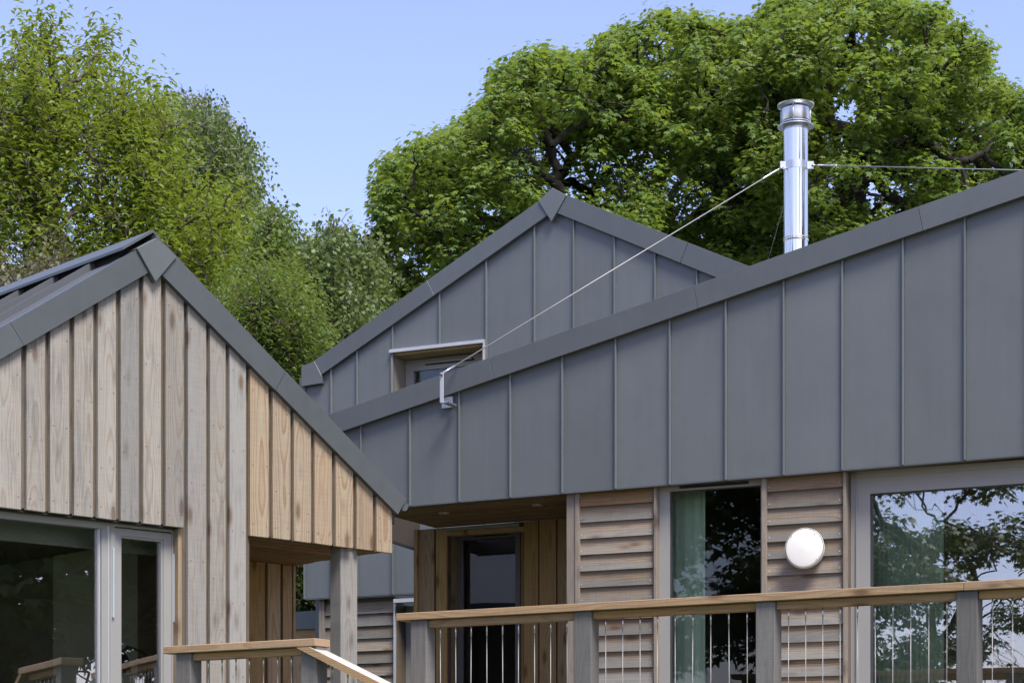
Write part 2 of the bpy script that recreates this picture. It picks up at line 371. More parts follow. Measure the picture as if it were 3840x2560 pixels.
for i in range(len(es) - 1):
    g = 0.0155
    x0, x1 = es[i] + g + J(.0015), es[i + 1] - g + J(.0015)
    xm = (es[i] + es[i + 1]) / 2; u = edges[i] * K
    if i < 8: zb0, zb1 = botA(x0), botA(x1)
    elif i < 11: zb0 = zb1 = zbase
    else: zb0, zb1 = botB(x0), botB(x1)
    poly = [(x0, zb0 + J(.002)), (x1, zb1 + J(.002)), (x1, 9), (x0, 9)]
    poly = clip_poly(poly, lambda x: inL(x) + 0.05); poly = clip_poly(poly, lambda x: inR(x) + 0.05)
    mat = M['board_grey'] if i < 11 else M['board_tan']
    b = prism('board', poly, yB + J(.0015), -0.012, mat, house, bevel=0.0015, rot=(0, 0, J(.006)))
    if i == 16: b['label'] = 'short honey brown end board beside the gutter'
    ztop = min(inL(xm), inR(xm)); zb = max(zb0, zb1); k = 0
    z = ztop - 0.09
    while z > zb + 0.05:
        for xx in (x0 + 0.022, x1 - 0.022):
            if z < min(inL(xx), inR(xx)) - 0.03: scr.append((xx + J(.004), z + J(.008)))
        z -= 0.47 + J(.03)
    for xx in (x0 + 0.022, x1 - 0.022): scr.append((xx + J(.003), zb + 0.07 + J(.006)))
# the recessed boards seen in the gaps
for i in range(len(es) - 1):
    x0, x1 = es[i] - 0.03, es[i] + 0.03
    if i == 0: continue
    xx = es[i]
    if i <= 7: zb0, zb1 = botA(x0) + .012, botA(x1) + .012
    elif i <= 11: zb0 = zb1 = zbase if i != 8 and i != 11 else zbase
    else: zb0, zb1 = botB(x0) + .012, botB(x1) + .012
    if i == 8: x0 = es[i] - 0.006
    poly = [(x0, zb0), (x1, zb1), (x1, 9), (x0, 9)]
    poly = clip_poly(poly, lambda x: inL(x) + 0.05); poly = clip_poly(poly, lambda x: inR(x) + 0.05)
    prism('recessed_board', poly, -0.0095 + J(.001), 0.0, M['recess_wood'], house)
screws('board_screws', scr, yB - 0.0035, M['screw'], house, .0034)
# wall behind the boards, with the opening for the windows and the porch
xl, xo, xp, xr = LF.x(-200), LF.x(697), LF.x(928), LF.x(1468)
wt = clip_poly(clip_poly([(xl, min(botA(xl), 9) + .02), (xo, botA(xo) + .02), (xr, botB(xr) + .02), (xr, 9), (xl, 9)], lambda x: inL(x) + .04), lambda x: inR(x) + .04)
prism('wall', wt, 0.002, 0.14, M['recess_wood'], house)
box('wall', xo, xp, 0.002, 0.14, zbase - 1.3, botA(xo) + .019, M['recess_wood'], house)
# left jamb reveal board and return boards
box('reveal_board', LF.x(664, 0) + .002, LF.x(700, 0), -0.006, 0.04, zbase, botA(xo) + .005, M['board_tan'], house)
rl = thing
# zinc verge trim
yb2 = 0.02
jl0, jl1 = PF(38, 1209), PF(90, 1295); jr0, jr1 = PF(1072, 1398.6), PF(1034, 1458.5)
fL = lerp_line(outL0, outL1); fR = lerp_line(outR0, outR1)
farx = LF.x(-420, yF)
g = 0.002
prism('verge_trim', [(farx, fL(farx)), (farx, inL(farx)), (jl1[0] - g, inL(jl1[0])), (jl0[0] - g, fL(jl0[0]))], yF, yb2, M['zinc_trim'], house)
prism('verge_trim', [(jl0[0] + g, fL(jl0[0])), (jl1[0] + g, inL(jl1[0])), (apexx, inL(apexx) + 0.0), (apexx, fL(apexx))], yF + .001, yb2, M['zinc_trim'], house)
prism('verge_trim', [(apexx, fR(apexx)), (apexx, inR(apexx)), (jr1[0] - g, inR(jr1[0])), (jr0[0] - g, fR(jr0[0]))], yF + .001, yb2, M['zinc_trim'], house)
e0, e1 = PF(1523.5, 1869), PF(1492.5, 1927)
prism('verge_trim', [(jr0[0] + g, fR(jr0[0])), (jr1[0] + g, inR(jr1[0])), e1, e0], yF, yb2, M['zinc_trim'], house)
PA = lambda u, v: LF.px(u, v, yF - .014)
prism('ridge_end_cap', [PA(585, 892.5), PA(664, 962), PA(584, 1057), PA(514, 931)], yF - .014, yb2, M['zinc'], house, bevel=.002)
# roof planes, seams, ridge cap
LEN = 6.5
def roof_quad(name, xa, xb, f, off, th, y0, y1, mat, **kw):
    return prism(name, [(xa, f(xa) + off), (xb, f(xb) + off), (xb, f(xb) + off - th), (xa, f(xa) + off - th)], y0, y1, mat, house, **kw)
roof_quad('roof', farx, apexx - .004, fL, -0.012, 0.16, yb2 + .001, LEN, M['zinc_roof'])
roof_quad('roof', apexx + .004, e0[0] - .02, fR, -0.012, 0.16, yb2 + .001, LEN, M['zinc_trim'])
yy = 0.33
while yy < LEN:
    roof_quad('roof_seam', farx, apexx - .10, fL, 0.034, 0.048, yy, yy + .03, M['zinc_roof']); yy += 0.43
roof_quad('ridge_vent', apexx - .17, apexx - .01, fL, 0.04, 0.053, yb2 + .05, LEN, M['black'])
cap = lambda x: fL(x) + 0.062
prism('ridge_cap', [(apexx - .21, cap(apexx - .21)), (apexx, cap(apexx) + .0), (apexx + .05, fR(apexx + .05) + .03), (apexx + .05, fR(apexx + .05) + .012), (apexx, cap(apexx) - .018), (apexx - .21, cap(apexx - .21) - .018)], yF + .03, LEN, M['zinc_trim'], house)
# body of the house behind
box('side_wall', xl, xp - .1, 0.9, 0.95, zbase - 1.4, zbase, M['recess_wood'], house)
prism('rear_wall', clip_poly(clip_poly([(xl - 1, 0), (LF.x(928), 0), (LF.x(928), 9), (xl - 1, 9)], lambda x: fL(x) - .2), lambda x: fR(x) - .2), LEN - .2, LEN - .05, M['recess_wood'], house)
prism('ceiling', [(xl - .5, botA(xl) + .06), (xp, botA(xl) + .06), (xp, botA(xl) + .2), (xl - .5, botA(xl) + .2)], 0.15, LEN - .2, M['dark_room'], house)
box('room_floor', xl - .5, xp, 0.15, LEN - .2, DECKL - .1, DECKL, M['room_floor'], house)
zt_ = botA(xl) + .05
box('partition_wall', xp - .15, xp - .06, .145, 1.02, DECKL, zt_, M['room_floor'], house)
box('partition_wall', xp - .148, xp - .06, 1.022, 2.1, DECKL, zt_, M['green_wall'], house)
box('partition_wall', xp - .15, xp - .06, 2.102, LEN - .2, DECKL, zt_, M['dark_room'], house)
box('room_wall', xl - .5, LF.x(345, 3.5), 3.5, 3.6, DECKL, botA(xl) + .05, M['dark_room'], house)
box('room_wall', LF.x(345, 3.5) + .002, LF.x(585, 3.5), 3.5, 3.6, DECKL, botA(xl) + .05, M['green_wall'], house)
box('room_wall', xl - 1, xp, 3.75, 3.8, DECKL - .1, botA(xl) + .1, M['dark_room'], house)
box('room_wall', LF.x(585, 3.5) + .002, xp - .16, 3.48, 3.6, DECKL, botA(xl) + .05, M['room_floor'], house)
# porch: soffit planks, back wall of boards
zs = botB(xr) + .012
xs0 = xp - .9; nrow = 9; dep = 1.12
for k in range(nrow):
    y0 = 0.003 + k * dep / nrow
    zso = lambda x: botB(x) + .01
    o = prism('soffit_board', [(xs0, botB(xs0) + .02), (xr + .012 + J(.015), botB(xr) + .02), (xr + .012, botB(xr) + .04), (xs0, botB(xs0) + .04)], y0 + .002, y0 + dep / nrow - .014, M['soffit_wood'], house)
bw = 1.1
zt = botB(LF.x(1098, bw)) + .018
for a, b in ((928, 987), (996, 1045), (1053, 1089)):
    box('porch_board', LF.x(a, bw) + .003, LF.x(b, bw), bw - .022, bw, zbase, zt + .0, M['board_brown'], house, bevel=.0015)
box('porch_board', LF.x(860, bw), LF.x(928, bw), bw - .022, bw, zbase, zt, M['board_brown'], house)
box('porch_wall', LF.x(850, bw), LF.x(1092, bw), bw + .001, bw + .1, zbase, zt, M['recess_wood'], house)
box('corner_board', LF.x(1091, bw), LF.x(1099, bw), bw - .03, bw + .12, zbase, zt, M['board_brown'], house)
box('gate_board', LF.x(1096, .75), LF.x(1127, .75), .74, .76, zbase, LF.z(1100, 2440, .75), M['board_tan'], house, bevel=.0015)
box('side_wall', xp - .05, xp, 0.142, 1.078, zbase, botB(xp) + .018, M['board_brown'], house)
# pillar under the gable
px0, px1 = LF.x(1275, 0.02), LF.x(1337.5, 0.02)
pz = botB(px0) + .018
box('pillar', px0, px1, 0.012, 0.125, 0.0, pz, M['pillar_wood'], house, bevel=.003)
# gutter along the right eave, end cap towards us
gx, gz = PF(1524, 1903)
bm = bmesh.new(); rr = 0.036; seg = 12
prof = [(gx + rr * math.cos(math.pi + k * math.pi / seg), gz + .03 + rr * 1.35 * math.sin(math.pi + k * math.pi / seg)) for k in range(seg + 1)]
prism_bm(bm, prof, 0, 0.004)
gut = link('gutter', tomesh('gutter', bm), M['zinc_trim'], house, (0, yF + .02, 0))
bm = bmesh.new()
for k in range(seg):
    (xa, za), (xb, zb) = prof[k], prof[k + 1]
    f = [bm.verts.new(q) for q in ((xa, 0, za), (xb, 0, zb), (xb, LEN, zb), (xa, LEN, za))]; bm.faces.new(f)
link('gutter', tomesh('gutter', bm, True), M['zinc_trim'], house, (0, yF + .025, 0))
box('eave_clip', PF(1466, 1)[0], PF(1492, 1)[0], -.03, .01, PF(1480, 1925)[1], PF(1480, 1905)[1], M['frame_dark'], house)

# windows of the timber house
yW = 0.045
Q = lambda u, v: LF.px(u, v, yW)
def frame_ring(bm, x0, x1, z0, zt0, zt1, w, wt, y0, y1):
    """frame with a top edge that may fall: outer rectangle minus inner"""
    prism_bm(bm, [(x0, z0), (x0 + w, z0), (x0 + w, zt0 - wt), (x0, zt0 - wt)], y0, y1)
    prism_bm(bm, [(x1 - w, z0), (x1, z0), (x1, zt1 - wt), (x1 - w, zt1 - wt)], y0, y1)
    prism_bm(bm, [(x0, zt0 - wt), (x1, zt1 - wt), (x1, zt1), (x0, zt0)], y0, y1)
head = LF.z(540, 1968, yW)
def window_l(u0, u1, w, depthy=0.0):
    pass
zh = botA(LF.x(300)) + .012
wz = LF.z(380, 1955, yW)
x0w, x1w = LF.x(-420, yW), LF.x(412, yW); gx1 = LF.x(381, yW); glz = LF.z(376, 1980, yW)
bm = bmesh.new(); fw = x1w - gx1
frame_ring(bm, x0w, x1w, DECKL, zh, zh, fw, zh - glz, 0, .07)
win = link('window', tomesh('window', bm), M['frame'], house, (0, yW, 0), label='large fixed window left of the narrow door')
bm = bmesh.new()
box_bm(bm, x1w - .018, x1w - .006, -.004, 0, DECKL, zh - .04); box_bm(bm, gx1 - .014, gx1 - .002, .012, .03, DECKL, glz)
link('frame_bead', tomesh('frame_bead', bm), M['alu'], win)
box('pane', x0w + fw - .002, gx1 + .002, .03, .036, DECKL, glz + .003, M['glass_left'], win)
dx0, dx1 = LF.x(413, yW), LF.x(661, yW)
bm = bmesh.new(); frame_ring(bm, dx0, dx1, DECKL, zh, zh, LF.x(430, yW) - dx0, zh - LF.z(540, 1984, yW), 0, .07)
door = link('glazed_door', tomesh('glazed_door', bm), M['frame'], house, (0, yW, 0), label='narrow glazed door with a grey frame')
lx0, lx1 = LF.x(431.5, yW), LF.x(650, yW); lz = LF.z(540, 1986, yW) - .004
pgx0, pgx1 = LF.x(460, yW), LF.x(609, yW); pgz = LF.z(530, 2021, yW)
bm = bmesh.new()
prism_bm(bm, [(lx0, DECKL), (pgx0 - .006, DECKL), (pgx0 - .006, lz), (lx0, lz)], .006, .06)
prism_bm(bm, [(pgx1 + .012, DECKL), (lx1, DECKL), (lx1, lz), (pgx1 + .012, lz)], .006, .06)
prism_bm(bm, [(pgx0 - .006, pgz + .012), (pgx1 + .012, pgz + .012), (pgx1 + .012, lz), (pgx0 - .006, lz)], .006, .06)
prism_bm(bm, [(pgx0 - .006, DECKL), (pgx0, DECKL), (pgx0, pgz + .012), (pgx0 - .006, pgz + .012)], .014, .05)
prism_bm(bm, [(pgx1, DECKL), (pgx1 + .012, DECKL), (pgx1 + .012, pgz + .012), (pgx1, pgz + .012)], .014, .05)
prism_bm(bm, [(pgx0, pgz), (pgx1, pgz), (pgx1, pgz + .012), (pgx0, pgz + .012)], .014, .05)
link('door_leaf', tomesh('door_leaf', bm), M['frame'], door)
box('pane', pgx0 - .002, pgx1 + .002, .034, .04, DECKL, pgz + .002, M['glass_left'], door)
for uh, va, vb in ((426, 2052, 2314), (655, 2076, 2331)):
    xa = LF.x(uh, yW - .01)
    box('handle', xa - .006, xa + .005, -.014, .012, LF.z(uh, vb, yW - .01), LF.z(uh, va, yW - .01), M['handle'], door, bevel=.001)
box('head_shade_strip', x0w, dx1 + .03, -.002, .046, zh - .020, zh + .014, M['black'], house)  # black strip standing in for the shade under the board ends
box('lower_sill', x0w, dx1, .03, .14, DECKL - .12, DECKL - .002, M['frame'], house)
# blind and lamp seen through the glass
bl = froot(LF, 'roller_blind', 'pale green roller blind pulled a little way down in the large left window', 'blind')
zb_ = LF.z(300, 2042, .3)
box('fabric', LF.x(-300, .3), LF.x(378, .3), .30, .304, zb_, zh + .03, M['blind'], bl)
box('bottom_bar', LF.x(-300, .3), LF.x(378, .3), .293, .311, zb_ - .018, zb_, M['blind'], bl)
bl = froot(LF, 'roller_blind', 'narrow pale green blind at the top of the glazed door of the left house', 'blind')
zb_ = LF.z(540, 2067, .3)
box('fabric', LF.x(455, .3), LF.x(612, .3), .30, .304, zb_, zh + .03, M['blind'], bl)
box('bottom_bar', LF.x(455, .3), LF.x(612, .3), .293, .311, zb_ - .018, zb_, M['blind'], bl)
lp = froot(LF, 'reading_lamp', 'bronze reading lamp with a curved arm behind the narrow glazed door', 'lamp')
yl = 0.8; A = lambda u, v: (LF.px(u, v, yl)[0], yl, LF.px(u, v, yl)[1])
arm = [(478, 2423), (500, 2430), (530, 2441), (545, 2455), (552, 2475), (550, 2500), (545, 2530), (540, 2570), (534, 2640), (528, 2720)]
ax, _, az = A(528, 2720)
tube('arm', [A(*q) for q in arm] + [(ax, yl, DECKL + .02)], 0.009, M['bronze'], lp, 8)
tube('joint', [A(462, 2446), A(480, 2421)], 0.010, M['bronze'], lp, 8)
lathe('lamp_shade', [(.01, .10), (.03, .09), (.05, .06), (.072, .0), (.075, -.05), (.071, -.05), (.048, .055), (.01, .08)], M['screw'], lp, tuple(Vector(A(447, 2472)) - Vector((0, 0, .03))), 24)
lathe('base', [(.0, .0), (.14, .0), (.14, .015), (.0, .03)], M['bronze'], lp, (ax, yl, DECKL), 24)
# ================================================================== ZINC HOUSE (right)
RF = Frame(-8800, 3012, 14.7)
rh = froot(RF, 'zinc_house', 'right house with a long rising zinc fascia above larch weatherboards', 'house')
yT = -0.055
bot = lerp_line(RF.px(1544, 1894.8), RF.px(3840, 1705)); 
zbot = (RF.px(1544, 1894.8)[1] + RF.px(2400, 1824)[1] + RF.px(3100, 1765.8)[1] + RF.px(3840, 1705)[1]) / 4
topO = lerp_line(RF.px(1230, 1554, yT), RF.px(3840, 634, yT)); topI = lerp_line(RF.px(1333, 1599, yT), RF.px(3840, 733.8, yT))
seams = [1170, 1355, 1539, 1724, 1915, 2110, 2310, 2513, 2723, 2940, 3160, 3387, 3619, 3858, 4105, 4360]
sx = [RF.x(u, -.01) for u in seams]
DECKR = 1.72
bl_ = lambda x: bot(x)
for i in range(len(sx) - 1):
    x0, x1 = sx[i] + .0075, sx[i + 1] - .0075
    bm = bmesh.new(); pts = [(x0, bl_(x0)), (x1, bl_(x1)), (x1, topI(x1) + .05), (x0, topI(x0) + .05)]
    xm = (x0 + x1) / 2; z0 = min(p[1] for p in pts)
    prism_bm(bm, [(p[0] - xm, p[1] - z0) for p in pts], 0, .018)
    link('zinc_panel', tomesh('zinc_panel', bm), M['zinc'], rh, (xm, 0.0, z0), rot=(J(.002), 0, J(.004)))
    bm = bmesh.new(); xc = sx[i]; w = .006
    pts = [(xc - w, bl_(xc) - .004), (xc + w, bl_(xc) - .004), (xc + w, topI(xc) + .03), (xc - w, topI(xc) + .03)]
    prism('zinc_seam', pts, -.026, .0175, M['seam'], rh, bevel=.0012)
prism('drip_edge', [(sx[0], bl_(sx[0]) - .007), (sx[-1], bl_(sx[-1]) - .007), (sx[-1], bl_(sx[-1]) + .004), (sx[0], bl_(sx[0]) + .004)], -.006, .05, M['zinc_trim'], rh)
xe = sx[-1]; xs = sx[0]
prism('fascia_wall', [(xs, bl_(xs) + .005), (xe, bl_(xe) + .005), (xe, topI(xe) + .04), (xs, topI(xs) + .04)], .052, .19, M['recess_wood'], rh)
js = [None, ((1836, 1345), (1851, 1427)), ((2601, 1069), (2617, 1151)), ((3442.5, 773.6), (3460, 860)), None]
for i in range(4):
    a = js[i]; b = js[i + 1]
    x0t, x0b = (xs, xs) if a is None else (RF.px(*a[0], yT)[0] + .0015, RF.px(*a[1], yT)[0] + .0015)
    x1t, x1b = (xe, xe) if b is None else (RF.px(*b[0], yT)[0] - .0015, RF.px(*b[1], yT)[0] - .0015)
    prism('verge_trim', [(x0b, topI(x0b)), (x1b, topI(x1b)), (x1t, topO(x1t)), (x0t, topO(x0t))], yT + (i % 2) * .001, .06, M['zinc_trim'], rh, bevel=.0015)
prism('roof', [(xs, topO(xs) - .2), (xe, topO(xe) - .2), (xe, topO(xe) - .03), (xs, topO(xs) - .03)], .061, 4.2, M['zinc_trim'], rh)
# porch soffit
xA, xB = RF.x(1440, 0), RF.x(2140, 0); 
_, ybk = RF.depth(2125, 1945, bl_(RF.x(2125)))
nb = 12
for k in range(nb):
    y0 = .052 + k * (ybk - .05) / nb; y1 = y0 + (ybk - .05) / nb - .014
    prism('soffit_board', [(xA - .2, bl_(xA - .2) + .012), (xB, bl_(xB) + .012), (xB, bl_(xB) + .032), (xA - .2, bl_(xA - .2) + .032)], y0, y1, M['soffit_wood'], rh)
box('soffit_backing', xA - .2, xB, .19, ybk + .1, zbot + .06, zbot + .1, M['recess_wood'], rh)
print('porch depth', ybk)
R = lambda u, y: RF.x(u, y)
zsof = lambda x: bl_(x) + .012
# porch back wall
yb = ybk
def vb(u0, u1, y, mat, name='porch_board', th=.022, top=None, zlo=None):
    x0, x1 = R(u0, y), R(u1, y)
    zt0 = zsof(x0) - .002 if top is None else top; zt1 = zsof(x1) - .002 if top is None else top
    z0 = DECKR if zlo is None else zlo
    return prism(name, [(x0, z0), (x1, z0), (x1, zt1), (x0, zt0)], y, y + th, mat, rh, bevel=.0012)
vb(1551, 1565, yb - .02, M['board_brown'], 'corner_board', .12)
vb(1567, 1627, yb, M['board_brown']); vb(1635, 1675, yb, M['board_brown'])
vb(1566, 1680, yb + .024, M['recess_wood'], 'porch_wall', .06)
vb(1965, 2017, yb, M['board_brown']); vb(2023, 2085, yb, M['board_brown']); vb(2091, 2150, yb, M['board_brown'])
vb(1962, 2150, yb + .024, M['recess_wood'], 'porch_wall', .06)
# side of the porch on the right is the back of the weatherboarded pier
# door, set back in a dark reveal
yd = yb + .2
vb(1678, 1681, yb + .086, M['board_brown'], 'reveal', .2)
dz0 = RF.z(1840, 1985, yd)
dh = RF.z(1700, 1993, yb)   # top of the opening
capz = RF.z(1800, 1976, yb - .02)
prism('door_cap', [(R(1667, yb - .03), capz - .012), (R(1945, yb - .03), capz - .012), (R(1945, yb - .03), capz + .012), (R(1667, yb - .03), capz + .012)], yb - .03, yb + .08, M['frame'], rh)
prism('lintel_board', [(R(1676, yb), capz - .05), (R(1964, yb), capz - .05), (R(1964, yb), capz - .014), (R(1676, yb), capz - .014)], yb, yb + .08, M['board_brown'], rh)
prism('lintel', [(R(1676, yb), capz + .014), (R(1966, yb), capz + .014), (R(1966, yb), zsof(R(1966, yb))), (R(1676, yb), zsof(R(1676, yb)))], yb + .02, yb + .084, M['recess_wood'], rh)
dfx0, dfx1 = R(1715, yd), R(1950, yd); dft = RF.z(1830, 1996, yd)
bm = bmesh.new(); frame_ring(bm, dfx0, dfx1, DECKR, dft, dft, .045, .05, 0, .06)
dr = link('porch_door', tomesh('porch_door', bm), M['frame_dark'], rh, (0, yd, 0), label='dark glazed entrance door deep in the porch')
dr.data.materials.clear(); dr.data.materials.append(plain('door frame grey', (0.10, 0.10, 0.10), .5))
box('pane', dfx0 + .044, dfx1 - .044, .02, .026, DECKR, dft - .048, M['glass_dark'], dr)
box('closer', R(1782, yd), R(1910, yd), -.03, -.002, dft - .03, dft - .008, M['black'], dr)
vb(1690, 1714, yd + .02, M['dark_room'], 'reveal', .05)
box('porch_room', R(1600, yd + .8), R(2200, yd + .8), yd + .8, yd + .85, DECKR, zbot + .05, M['hall'], rh)
vb(1951, 1990, yd + .02, M['board_brown'], 'reveal', .05)
# weatherboarded piers
yw0 = .055
def pier(ua, ub, ulow):
    x0, x1 = R(ua, yw0), R(ub, yw0); ztop = bl_((x0 + x1) / 2) - .0
    pts = []
    k = 0; z1 = ztop + .02; zb = ztop - .105
    while z1 > DECKR - .1:
        bm = bmesh.new(); a = z1 - zb + .02
        prof = [(-.002, 0.0), (.020, 0.0), (.036, a), (.026, a)]   # (y, z): thick lower edge stands proud
        L = x1 - x0; va = [bm.verts.new((-L / 2, y, z)) for y, z in prof]; vb_ = [bm.verts.new((L / 2, y, z)) for y, z in prof]
        bm.faces.new(va); bm.faces.new(vb_[::-1])
        for q in range(4): bm.faces.new((va[q], va[(q + 1) % 4], vb_[(q + 1) % 4], vb_[q]))
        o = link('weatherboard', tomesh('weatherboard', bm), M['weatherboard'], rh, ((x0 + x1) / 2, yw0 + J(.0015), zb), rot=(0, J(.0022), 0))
        if k == 0: o['label'] = 'orange brown topmost weatherboard'; o.data.materials.clear(); o.data.materials.append(M['weather_top'])
        pts += [(x0 + .022, zb + .03 + J(.003)), (x1 - .022, zb + .03 + J(.003))]
        z1 = zb; zb -= .1215 + J(.0012); k += 1
    screws('board_screws', pts, yw0 - .003, M['screw_bright'], rh, .0036)
    box('wall', x0 - .03, x1 + .03, yw0 + .042, yw0 + .3, DECKR - .2, ztop, M['recess_wood'], rh)
M['weather_top'] = wood('sheltered top weatherboard', (0.40, 0.26, 0.13), (0.30, 0.19, 0.095), (0.22, 0.105, 0.035), (0.25, 0.19, 0.13), along='x', ring_amt=.6, grey_amt=.3, knots=False)
pier(2171, 2449, 0); pier(2874, 3160, 0)
def vtrim(u0, u1, y0, y1, name='trim_board', mat=None):
    x0, x1 = R(u0, y0), R(u1, y0)
    prism(name, [(x0, DECKR), (x1, DECKR), (x1, bl_(x1) + .003), (x0, bl_(x0) + .003)], y0, y1, mat or M['trim_wood'], rh, bevel=.0015)
vtrim(2124.5, 2155, .045, .35); vtrim(2156, 2171, .035, .09)
vtrim(2451, 2461, .035, .135); vtrim(2855.5, 2873, .035, .16); vtrim(3161, 3171, .035, .20)
# narrow tall window
def rwindow(u0, ug0, ug1, u1, vgt, y, label, mat, name='window'):
    x0, xg0, xg1, x1 = R(u0, y), R(ug0, y), R(ug1, y), R(u1, y)
    zg = RF.z(ug0, vgt, y); zt = bl_(x0) + .01
    bm = bmesh.new()
    box_bm(bm, x0, xg0, 0, .07, DECKR - .02, zt)
    if x1 - xg1 > .004: box_bm(bm, xg1, x1, 0, .07, DECKR - .02, zt)
    box_bm(bm, xg0, xg1, 0, .07, zg, zt)
    w = link(name, tomesh(name, bm), M['frame'], rh, (0, y, 0), label=label)
    bm = bmesh.new(); box_bm(bm, xg0, xg0 + .009, .006, .03, DECKR, zg); box_bm(bm, xg0 + .009, xg1, .006, .03, zg - .007, zg)
    link('gasket', tomesh('gasket', bm), M['frame_dark'], w)
    box('pane', xg0 + .002, xg1, .03, .036, DECKR, zg - .001, mat, w)
    box('frame_lip', x0 + .004, x0 + .012, -.012, -.0005, DECKR, zt - .03, M['frame'], w)
    return w, x0, xg0, xg1, x1, zg
w2, *_ = rwindow(2463, 2512, 2853, 2856, 1842, .10, 'tall narrow window between the two weatherboarded piers', M['glass_tall'])
zv = RF.z(2700, 1818, .1)
box('trickle_vent', R(2550, .1), R(2808, .1), -.012, -.001, zv - .006, zv + .012, M['black'], w2)
w3, x03, xg3, xg13, x13, zg3 = rwindow(3172, 3263, 4300, 4340, 1850, .16, 'wide window reflecting leaves at the right edge', M['glass_solar'])
xk = R(3212, .16)
box('frame_step', xk, R(4300, .16), -.014, -.001, zg3 + .115, zg3 + .16, M['frame'], w3)
box('frame_step', xk, xk + .01, -.014, -.001, DECKR, zg3 + .113, M['frame'], w3)
# overhang soffit above the right window
prism('soffit_board', [(R(3160, 0), bl_(R(3160, 0)) + .006), (R(4340, 0), bl_(R(4340, 0)) + .006), (R(4340, 0), bl_(R(4340, 0)) + .02), (R(3160, 0), bl_(R(3160, 0)) + .02)], .053, .30, M['soffit_wood'], rh)
# rooms behind the glass
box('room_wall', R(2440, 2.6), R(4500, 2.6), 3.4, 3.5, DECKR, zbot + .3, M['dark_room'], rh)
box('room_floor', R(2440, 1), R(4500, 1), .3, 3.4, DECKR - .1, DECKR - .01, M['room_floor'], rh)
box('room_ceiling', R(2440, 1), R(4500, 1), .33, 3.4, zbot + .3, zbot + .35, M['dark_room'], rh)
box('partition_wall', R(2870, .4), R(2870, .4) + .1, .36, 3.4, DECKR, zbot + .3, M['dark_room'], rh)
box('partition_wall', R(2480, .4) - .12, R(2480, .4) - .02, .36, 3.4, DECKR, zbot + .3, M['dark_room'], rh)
def curtain(u0, u1, y, label, pitch=.035, amp=.009):
    c = froot(RF, 'curtain', label, 'curtain')
    x0, x1 = R(u0, y), R(u1, y); n = int((x1 - x0) / pitch * 6); bm = bmesh.new(); rows = []
    for k in range(n + 1):
        x = x0 + (x1 - x0) * k / n; yy = y + amp * abs(math.sin(k / 6 * math.pi)) ** .6 * (1 + .3 * math.sin(k * .37))
        rows.append((bm.verts.new((x, yy, DECKR)), bm.verts.new((x, yy, zbot + .05))))
    for k in range(n): bm.faces.new((rows[k][0], rows[k + 1][0], rows[k + 1][1], rows[k][1]))
    link('fabric', tomesh('fabric', bm, True), M['curtain'], c)
    box('curtain_rail', x0, x1 + .05, y - .01, y + .015, zbot + .051, zbot + .07, M['frame'], c)
curtain(2500, 2643, .32, 'plain green curtain drawn to the left side of the tall narrow window', .07, .012)
curtain(3240, 3538, .36, 'green pleated curtain behind the leafy reflections of the wide window', .034, .012)
# dark eave wedge left of the porch
ye = 2.4
pE = lambda u, v: RF.px(u, v, ye)
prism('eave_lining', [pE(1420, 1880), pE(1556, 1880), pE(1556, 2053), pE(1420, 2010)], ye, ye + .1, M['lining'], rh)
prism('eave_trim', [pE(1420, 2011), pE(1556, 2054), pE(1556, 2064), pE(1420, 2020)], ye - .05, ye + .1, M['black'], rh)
# body
box('side_wall', R(1554, yb), R(1554, yb) + .1, yb + .13, 4.1, 0, zbot, M['recess_wood'], rh)
prism('rear_wall', [(R(1554, yb), 0), (xe, 0), (xe, topO(xe) - .25), (R(1554, yb), topO(R(1554, yb)) - .25)], 4.1, 4.19, M['recess_wood'], rh)

# round wall lamp (lit)
lf = RF; lx, lz_ = RF.px(3012, 2053, -.06)
wlamp = thing('wall_lamp', 'lit round white bulkhead lamp on the right weatherboarded pier', 'lamp', RF.world(lx, yw0 - .002, lz_), RF.th)
def ydisc(name, prof, mat, parent, loc=(0, 0, 0)):
    o = lathe(name, prof, mat, parent, loc, 48); o.rotation_euler = (math.radians(90), 0, 0); return o
rL = 78 / FPX * 14.45
ydisc('body', [(0, 0), (rL * .86, 0), (rL * .9, .07), (rL, .078), (rL, .088), (rL * .98, .09)], M['lamp_body'], wlamp)
ydisc('diffuser', [(rL * .94, .086), (rL * .93, .094), (rL * .88, .102), (rL * .7, .107), (0, .110)], M['opal'], wlamp)
for a in (50, 135, 230, 318):
    tube('screw', [(rL * .88 * math.cos(math.radians(a)), -.1, rL * .88 * math.sin(math.radians(a))), (rL * .88 * math.cos(math.radians(a)), -.1075, rL * .88 * math.sin(math.radians(a)))], .005, M['screw_bright'], wlamp, 8)
# two downlights in the porch soffit
for (u, v, lab) in ((1666, 1922, 'small round downlight in the porch soffit, nearer the gutter'), (2017, 1892, 'small round downlight in the porch soffit, nearer the first weatherboarded pier')):
    xx, yy_ = RF.depth(u, v, bl_(R(u, .3)) + .012)
    zz = bl_(xx) + .012
    d = thing('downlight', lab, 'ceiling light', RF.world(xx, yy_, zz), RF.th, 'downlights in the porch soffit')
    lathe('bezel', [(.028, -.003), (.042, -.006), (.045, -.0005), (.028, .004)], M['alu'], d, (0, 0, 0), 24)
    lathe('lens', [(0, .0), (.028, .0)], M['lamp_body'], d, (0, 0, 0), 24)

